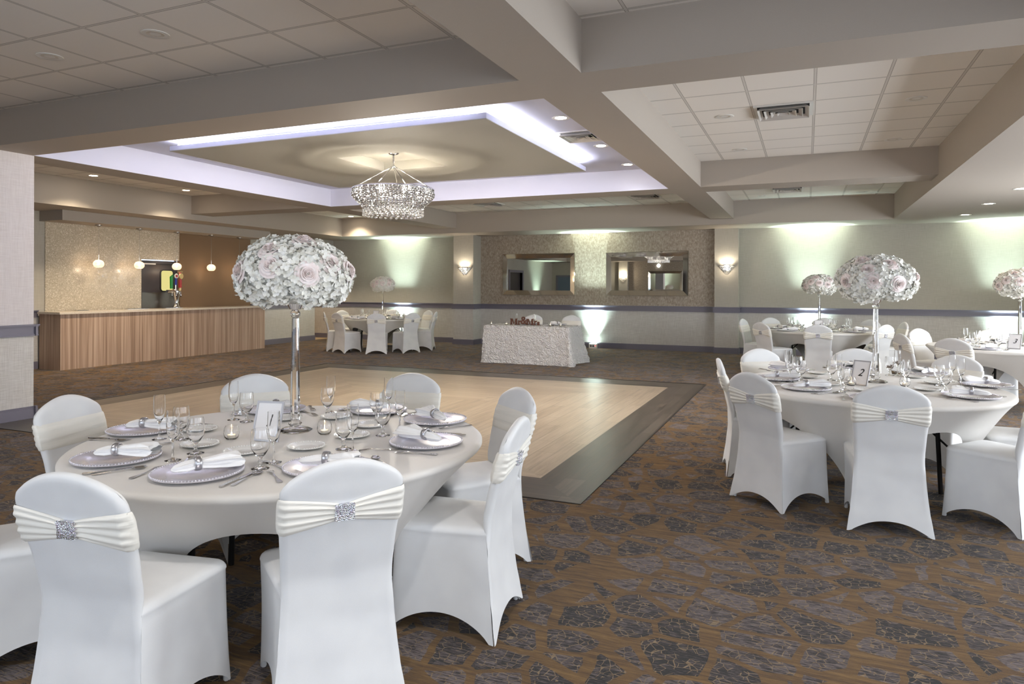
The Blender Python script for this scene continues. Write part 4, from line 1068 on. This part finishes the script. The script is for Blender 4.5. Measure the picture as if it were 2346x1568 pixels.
hm = [hyd_mesh(s_).build('hydrangea', ['leaf', 'hyd'], None, 180, weld=False, recalc=False) for s_ in (3, 11)]
hm[0].data.materials[0] = M['hyd']; hm[1].data.materials[0] = M['hyd']
def rose_mesh(seed):
    rnd = random.Random(seed); mb = MB()
    lay = [(.010, 3, .030, .35), (.017, 3, .030, .30), (.025, 4, .030, .42), (.034, 5, .028, .60), (.044, 5, .024, .95), (.052, 6, .018, 1.35)]
    for li, (r, np_, hgt, opn) in enumerate(lay):
        for j in range(np_):
            a0 = 2*pi*j/np_+li*.7+rnd.uniform(-.15, .15); span = 2*pi/np_*1.45
            def fn(u, v):
                a_ = a0+(u-.5)*span; ed = 1-abs(u-.5)*2
                rr = r*(.45+.55*v**.6)*(1+opn*.22*v**3)+.0018*sin(u*pi)+.002*u
                z = hgt*(v)*(.75+.25*min(1, ed*2.2))-opn*.012*v**4+.012-.004*li
                curl = .006*opn*v**6
                return ((rr+curl)*cos(a_), (rr+curl)*sin(a_), z)
            mb.grid(fn, 8, 7)
    return mb
rm = rose_mesh(2).build('rose', 'rose', None, 180, weld=False, recalc=False)
def arrangement(x, y, z, seed, label, rx=.29, rzh=.19, roses=(), scale=1.0, rose_extra=4):
    t = thing('flower_arrangement', (x, y, z)); tag(t, label, 'flowers', 'domed hydrangea and rose arrangements')
    rnd = random.Random(seed)
    cen = Vector((0, 0, .165))
    first = True
    pts = []
    nh = 32
    for k in range(nh):
        zz = .98-1.62*(k+.5)/nh; ph = k*2.39996+seed; rr = sqrt(1-zz*zz); pts.append(Vector((rr*cos(ph), rr*sin(ph), zz)))
    for k, d in enumerate(pts):
        src = hm[k % 2]
        if src.parent is None and not src.get('used'):
            o = src; src['used'] = 1
            del src['used']
        o = src.copy(); COL.objects.link(o); o.parent = t
        base_ = Vector((d.x*(rx-.095), d.y*(rx-.095), d.z*(rzh-.085)))+cen
        nrm = Vector((d.x/rx, d.y/rx, d.z/rzh)).normalized()
        o.rotation_euler = (nrm.to_track_quat('Z', 'Y').to_matrix() @ Matrix.Rotation(rnd.uniform(0, 6), 3, 'Z')).to_euler()
        o.location = base_; s_ = rnd.uniform(.9, 1.08); o.scale = (s_,)*3
    # roses: directions given in camera-facing frame (right, up), rest random at the back
    rv = Vector((cos(TH), sin(TH), 0)); fv = Vector((sin(TH), -cos(TH), 0))
    b = math.atan2(x, y)  # bearing to the camera for this table
    fv = Vector((-x, -y, 0)).normalized(); rv = Vector((-fv.y, fv.x, 0))
    dirs = [(rv*u+Vector((0, 0, 1))*v_+fv*sqrt(max(0, 1-u*u-v_*v_))) for u, v_ in roses]
    for k in range(rose_extra): a_ = rnd.uniform(-1, 1); dirs.append((-fv+rv*a_+Vector((0, 0, rnd.uniform(.0, .9)))).normalized())
    for d in dirs:
        o = rm.copy(); COL.objects.link(o); o.parent = t
        nrm = Vector((d.x/rx, d.y/rx, d.z/rzh)).normalized()
        o.location = Vector((d.x*(rx-.002), d.y*(rx-.002), d.z*(rzh+.012)))+cen
        o.rotation_euler = (nrm.to_track_quat('Z', 'Y').to_matrix() @ Matrix.Rotation(rnd.uniform(0, 6), 3, 'Z')).to_euler(); o.scale = (.86,)*3
    return t
RS1 = [(-.42, .62), (-.40, .22), (.20, .02), (.60, .30), (-.93, .1), (.15, .86), (.93, .12)]
RS2 = [(-.20, .42), (-.05, .0), (-.75, -.02), (.55, -.12), (.35, .66), (-.35, .82), (.95, .15)]
RS3 = [(-.5, .3), (0, .2), (.5, .05), (-.2, .7), (-.8, -.1), (.6, .5)]
STANDS = [('1', P(676, 988), RS1), ('2', P(2006, 876), RS2), ('4', (.215, 13.98), RS3), ('3', (2.63, 11.2), RS3), ('5', (-9.80, 14.70), RS3)]
for i, (k, p, rs) in enumerate(STANDS):
    o = dup(stand, (p[0], p[1], HH)); tag(o, 'tall clear crystal flower stand in the middle of '+TBL[k], 'flower stand', 'crystal flower stands')
    arrangement(p[0], p[1], HH+.672-.012, 3+i*2, 'large dome of white hydrangeas and blush roses above '+TBL[k], roses=rs)
for o in hm+[rm]: bpy.data.objects.remove(o)

# ------------------------------------------------------------------ sweetheart table
SX0, SX1, SY0, SY1, SZ = -6.15, -4.30, 12.92, 13.72, .765
t = thing('rectangular_table', ((SX0+SX1)/2, (SY0+SY1)/2, 0)); tag(t, 'rectangular table for two hidden under a ruffled white cloth', 'table')
MB().box(SX0-t.location.x+.03, SX1-t.location.x-.03, -.37, .37, SZ-.04, SZ-.015).build('tabletop', 'wood', t)
for sx_ in (-.8, .8):
    for sy_ in (-.28, .28): MB().tube([(sx_, sy_, SZ-.04), (sx_, sy_, 0)], .015, 8).build('leg', 'black', t, 50)
mb = MB(); cxs, cys = (SX0+SX1)/2, (SY0+SY1)/2; a, b = (SX1-SX0)/2, (SY1-SY0)/2
per = []
nlong, nsh = 150, 66
for i in range(nlong): per.append((-a+2*a*i/nlong, -b, 0, -1))
for i in range(nsh): per.append((a, -b+2*b*i/nsh, 1, 0))
for i in range(nlong): per.append((a-2*a*i/nlong, b, 0, 1))
for i in range(nsh): per.append((-a, b-2*b*i/nsh, -1, 0))
npn = len(per)
def rough(x, y, z, k=1.0):
    v_ = Vector((x*12, y*12, z*12)); d, pts_ = noise.voronoi(v_, distance_metric='DISTANCE')
    return (.55-d[0])*.030*k+noise.noise(v_*2.2)*.007*k
def SW(a_, b_):
    i = round(a_*npn) % npn; x, y, nx_, ny_ = per[i]
    z = SZ*b_+.004
    corner = 0
    for cx_, cy_ in ((a, -b), (a, b), (-a, -b), (-a, b)):
        d = hypot(x-cx_, y-cy_); g = math.exp(-(d/.16)**2); corner = max(corner, g)
    if nx_ == 0 and abs(abs(x)-a) < .25: pass
    fl_ = (1-b_)**1.2*(.035+.10*corner*(1 if x > 0 else .35)*(1+.3*sin(x*50+y*47)))
    fl_ += .012*sin(x*11+y*9)*(1-b_)
    dx_, dy_ = (x/a, y/b); 
    ox, oy = nx_*fl_, ny_*fl_
    if corner > .2: ox += math.copysign(corner*.6*fl_, x)*abs(ny_); oy += math.copysign(corner*.6*fl_, y)*abs(nx_)
    r_ = rough(x, y, z)
    return (cxs+x+ox+nx_*r_, cys+y+oy+ny_*r_, max(.003, z))
mb.grid(SW, npn, 60, closed=True)
def SWT(a_, b_):
    x, y = lerp(-a, a, a_), lerp(-b, b, b_); ed = min(1, min(a-abs(x), b-abs(y))/.03); return (cxs+x, cys+y, SZ+.004+abs(rough(x, y, 0, .5))*ed)
mb.grid(SWT, 120, 50)
o = mb.build('tablecloth', 'rosette', None, 80); tag(o, 'ruffled white rosette tablecloth draped to the floor on the rectangular table', 'tablecloth')
place_chair(-5.62, 14.12, pi, 'white covered chair behind the rectangular table, left one with plain front', 'chairs at the rectangular table')
o = place_chair(-4.73, 14.12, pi, 'white covered chair behind the rectangular table, right one with bow facing forward', 'chairs at the rectangular table')
# Mr & Mrs sign
t = thing('wedding_sign', (-5.30, 13.07, SZ+.022), radians(4)); tag(t, 'brown wooden letters reading Mr & Mrs standing on the ruffled tablecloth', 'sign')
def letter(name, boxes, x):
    mb = MB()
    for poly_ in boxes:
        n_ = len(poly_); vs = [(p[0], -.012, p[1]) for p in poly_]+[(p[0], .012, p[1]) for p in poly_]
        fs = [tuple(range(n_)), tuple(range(2*n_-1, n_-1, -1))]+[(i, i+n_, (i+1) % n_+n_, (i+1) % n_) for i in range(n_)]
        mb.add(vs, fs)
    o = mb.build(name, 'wood', t); o.location = (x, 0, 0); return o
def R4(x0, x1, z0, z1): return [(x0, z0), (x1, z0), (x1, z1), (x0, z1)]
Mh = .125
Mp = [R4(.005, .035, .012, Mh-.012), R4(.105, .145, .012, Mh-.012), R4(-.005, .045, 0, .014), R4(.092, .158, 0, .014), R4(-.005, .03, Mh-.014, Mh), R4(.12, .155, Mh-.014, Mh),
      [(.02, Mh), (.05, Mh), (.085, .03), (.07, .01)], [(.07, .01), (.085, .03), (.115, Mh), (.13, Mh)]]
rp = [R4(.005, .03, 0, .085), R4(-.005, .042, 0, .012), R4(-.003, .03, .075, .087), [(.03, .05), (.06, .062), (.068, .085), (.045, .088), (.03, .075)]]
letter('letter_m', Mp, -.30); letter('letter_r', rp, -.135); letter('letter_m', Mp, .045); letter('letter_r', rp, .205)
for body, x, z, sz, nm in (('&', -.01, .085, .21, 'ampersand'), ('s', .30, .043, .135, 'letter_s')):
    me = text_mesh(body, sz, .012, 0, .006); me.materials.clear(); me.materials.append(M['wood'])
    o = bpy.data.objects.new(nm, me); COL.objects.link(o); o.parent = t; o.location = (x, -.01 if body == '&' else 0, z); o.rotation_euler = (pi/2, 0, 0)
for x, nm in ((-6.02, 'leftmost of four'), (-5.68, 'second of four from the left'), (-4.72, 'third of four, right of the sign'), (-4.50, 'rightmost of four')):
    put(vot, (x, 13.03), 0, 'lit votive candle on the rectangular table, '+nm, 'candle', 'votives on the rectangular table', SZ+.012)
for x, nm in ((-5.62, 'behind the letters Mr'), (-5.22, 'behind the letters Mrs')):
    put(flute, (x, 13.42), 0, 'champagne flute on the rectangular table '+nm, 'glass', 'flutes on the rectangular table', SZ+.012)
for x, nm in ((-5.35, 'left one'), (-4.72, 'right one')):
    put(chg, (x, 13.5), 0, 'silver charger plate on the rectangular table, '+nm, 'plate', 'chargers on the rectangular table', SZ+.013)
    put(napA, (x, 13.5), pi*.9, 'napkin in a ring on the rectangular table, '+nm, 'napkin', 'napkins on the rectangular table', SZ+.032)

# ------------------------------------------------------------------ fill light added at the made-up windows
for ax, (ca, cz), w_, h_ in WL:
    if ax == 'x': light('window_daylight', 'AREA', (XR-.02, ca, cz), w_*h_*(4.5 if ca < 3 else 19), (.88, .94, 1), (0, radians(90), 0), shape='RECTANGLE', size=h_, size_y=w_)
    else: light('window_daylight', 'AREA', (ca, YR+.02, cz), w_*h_*2.8, (.80, .90, 1), (radians(90), 0, 0), shape='RECTANGLE', size=w_, size_y=h_)
light('hallway_light', 'POINT', (-13.75, 16.0, 2.6), 26, (1, .78, .52), shadow_soft_size=.06)
w = bpy.data.worlds.new('sky'); S.world = w; w.use_nodes = True
bg = w.node_tree.nodes['Background']; bg.inputs[0].default_value = (.62, .75, 1, 1); bg.inputs[1].default_value = 1.0
# ------------------------------------------------------------------ camera
cam = bpy.data.cameras.new('camera'); co = bpy.data.objects.new('camera', cam); COL.objects.link(co); S.camera = co
cam.sensor_fit = 'HORIZONTAL'; cam.sensor_width = 36; cam.lens = F/2346*36
cam.shift_x = (1173-CX)/2346; cam.shift_y = -(784-YH)/2346
co.location = (0, 0, H)
co.matrix_world = Matrix.Translation((0, 0, H)) @ Matrix.Rotation(TH, 4, 'Z') @ Matrix.Rotation(pi/2, 4, 'X') @ Matrix.Rotation(ROLL, 4, 'Z')
cam.clip_start = .05
vs_ = S.view_settings; vs_.view_transform = 'Standard'; vs_.look = 'None'; vs_.gamma = 1; vs_.use_curve_mapping = False; vs_.exposure = 1.4
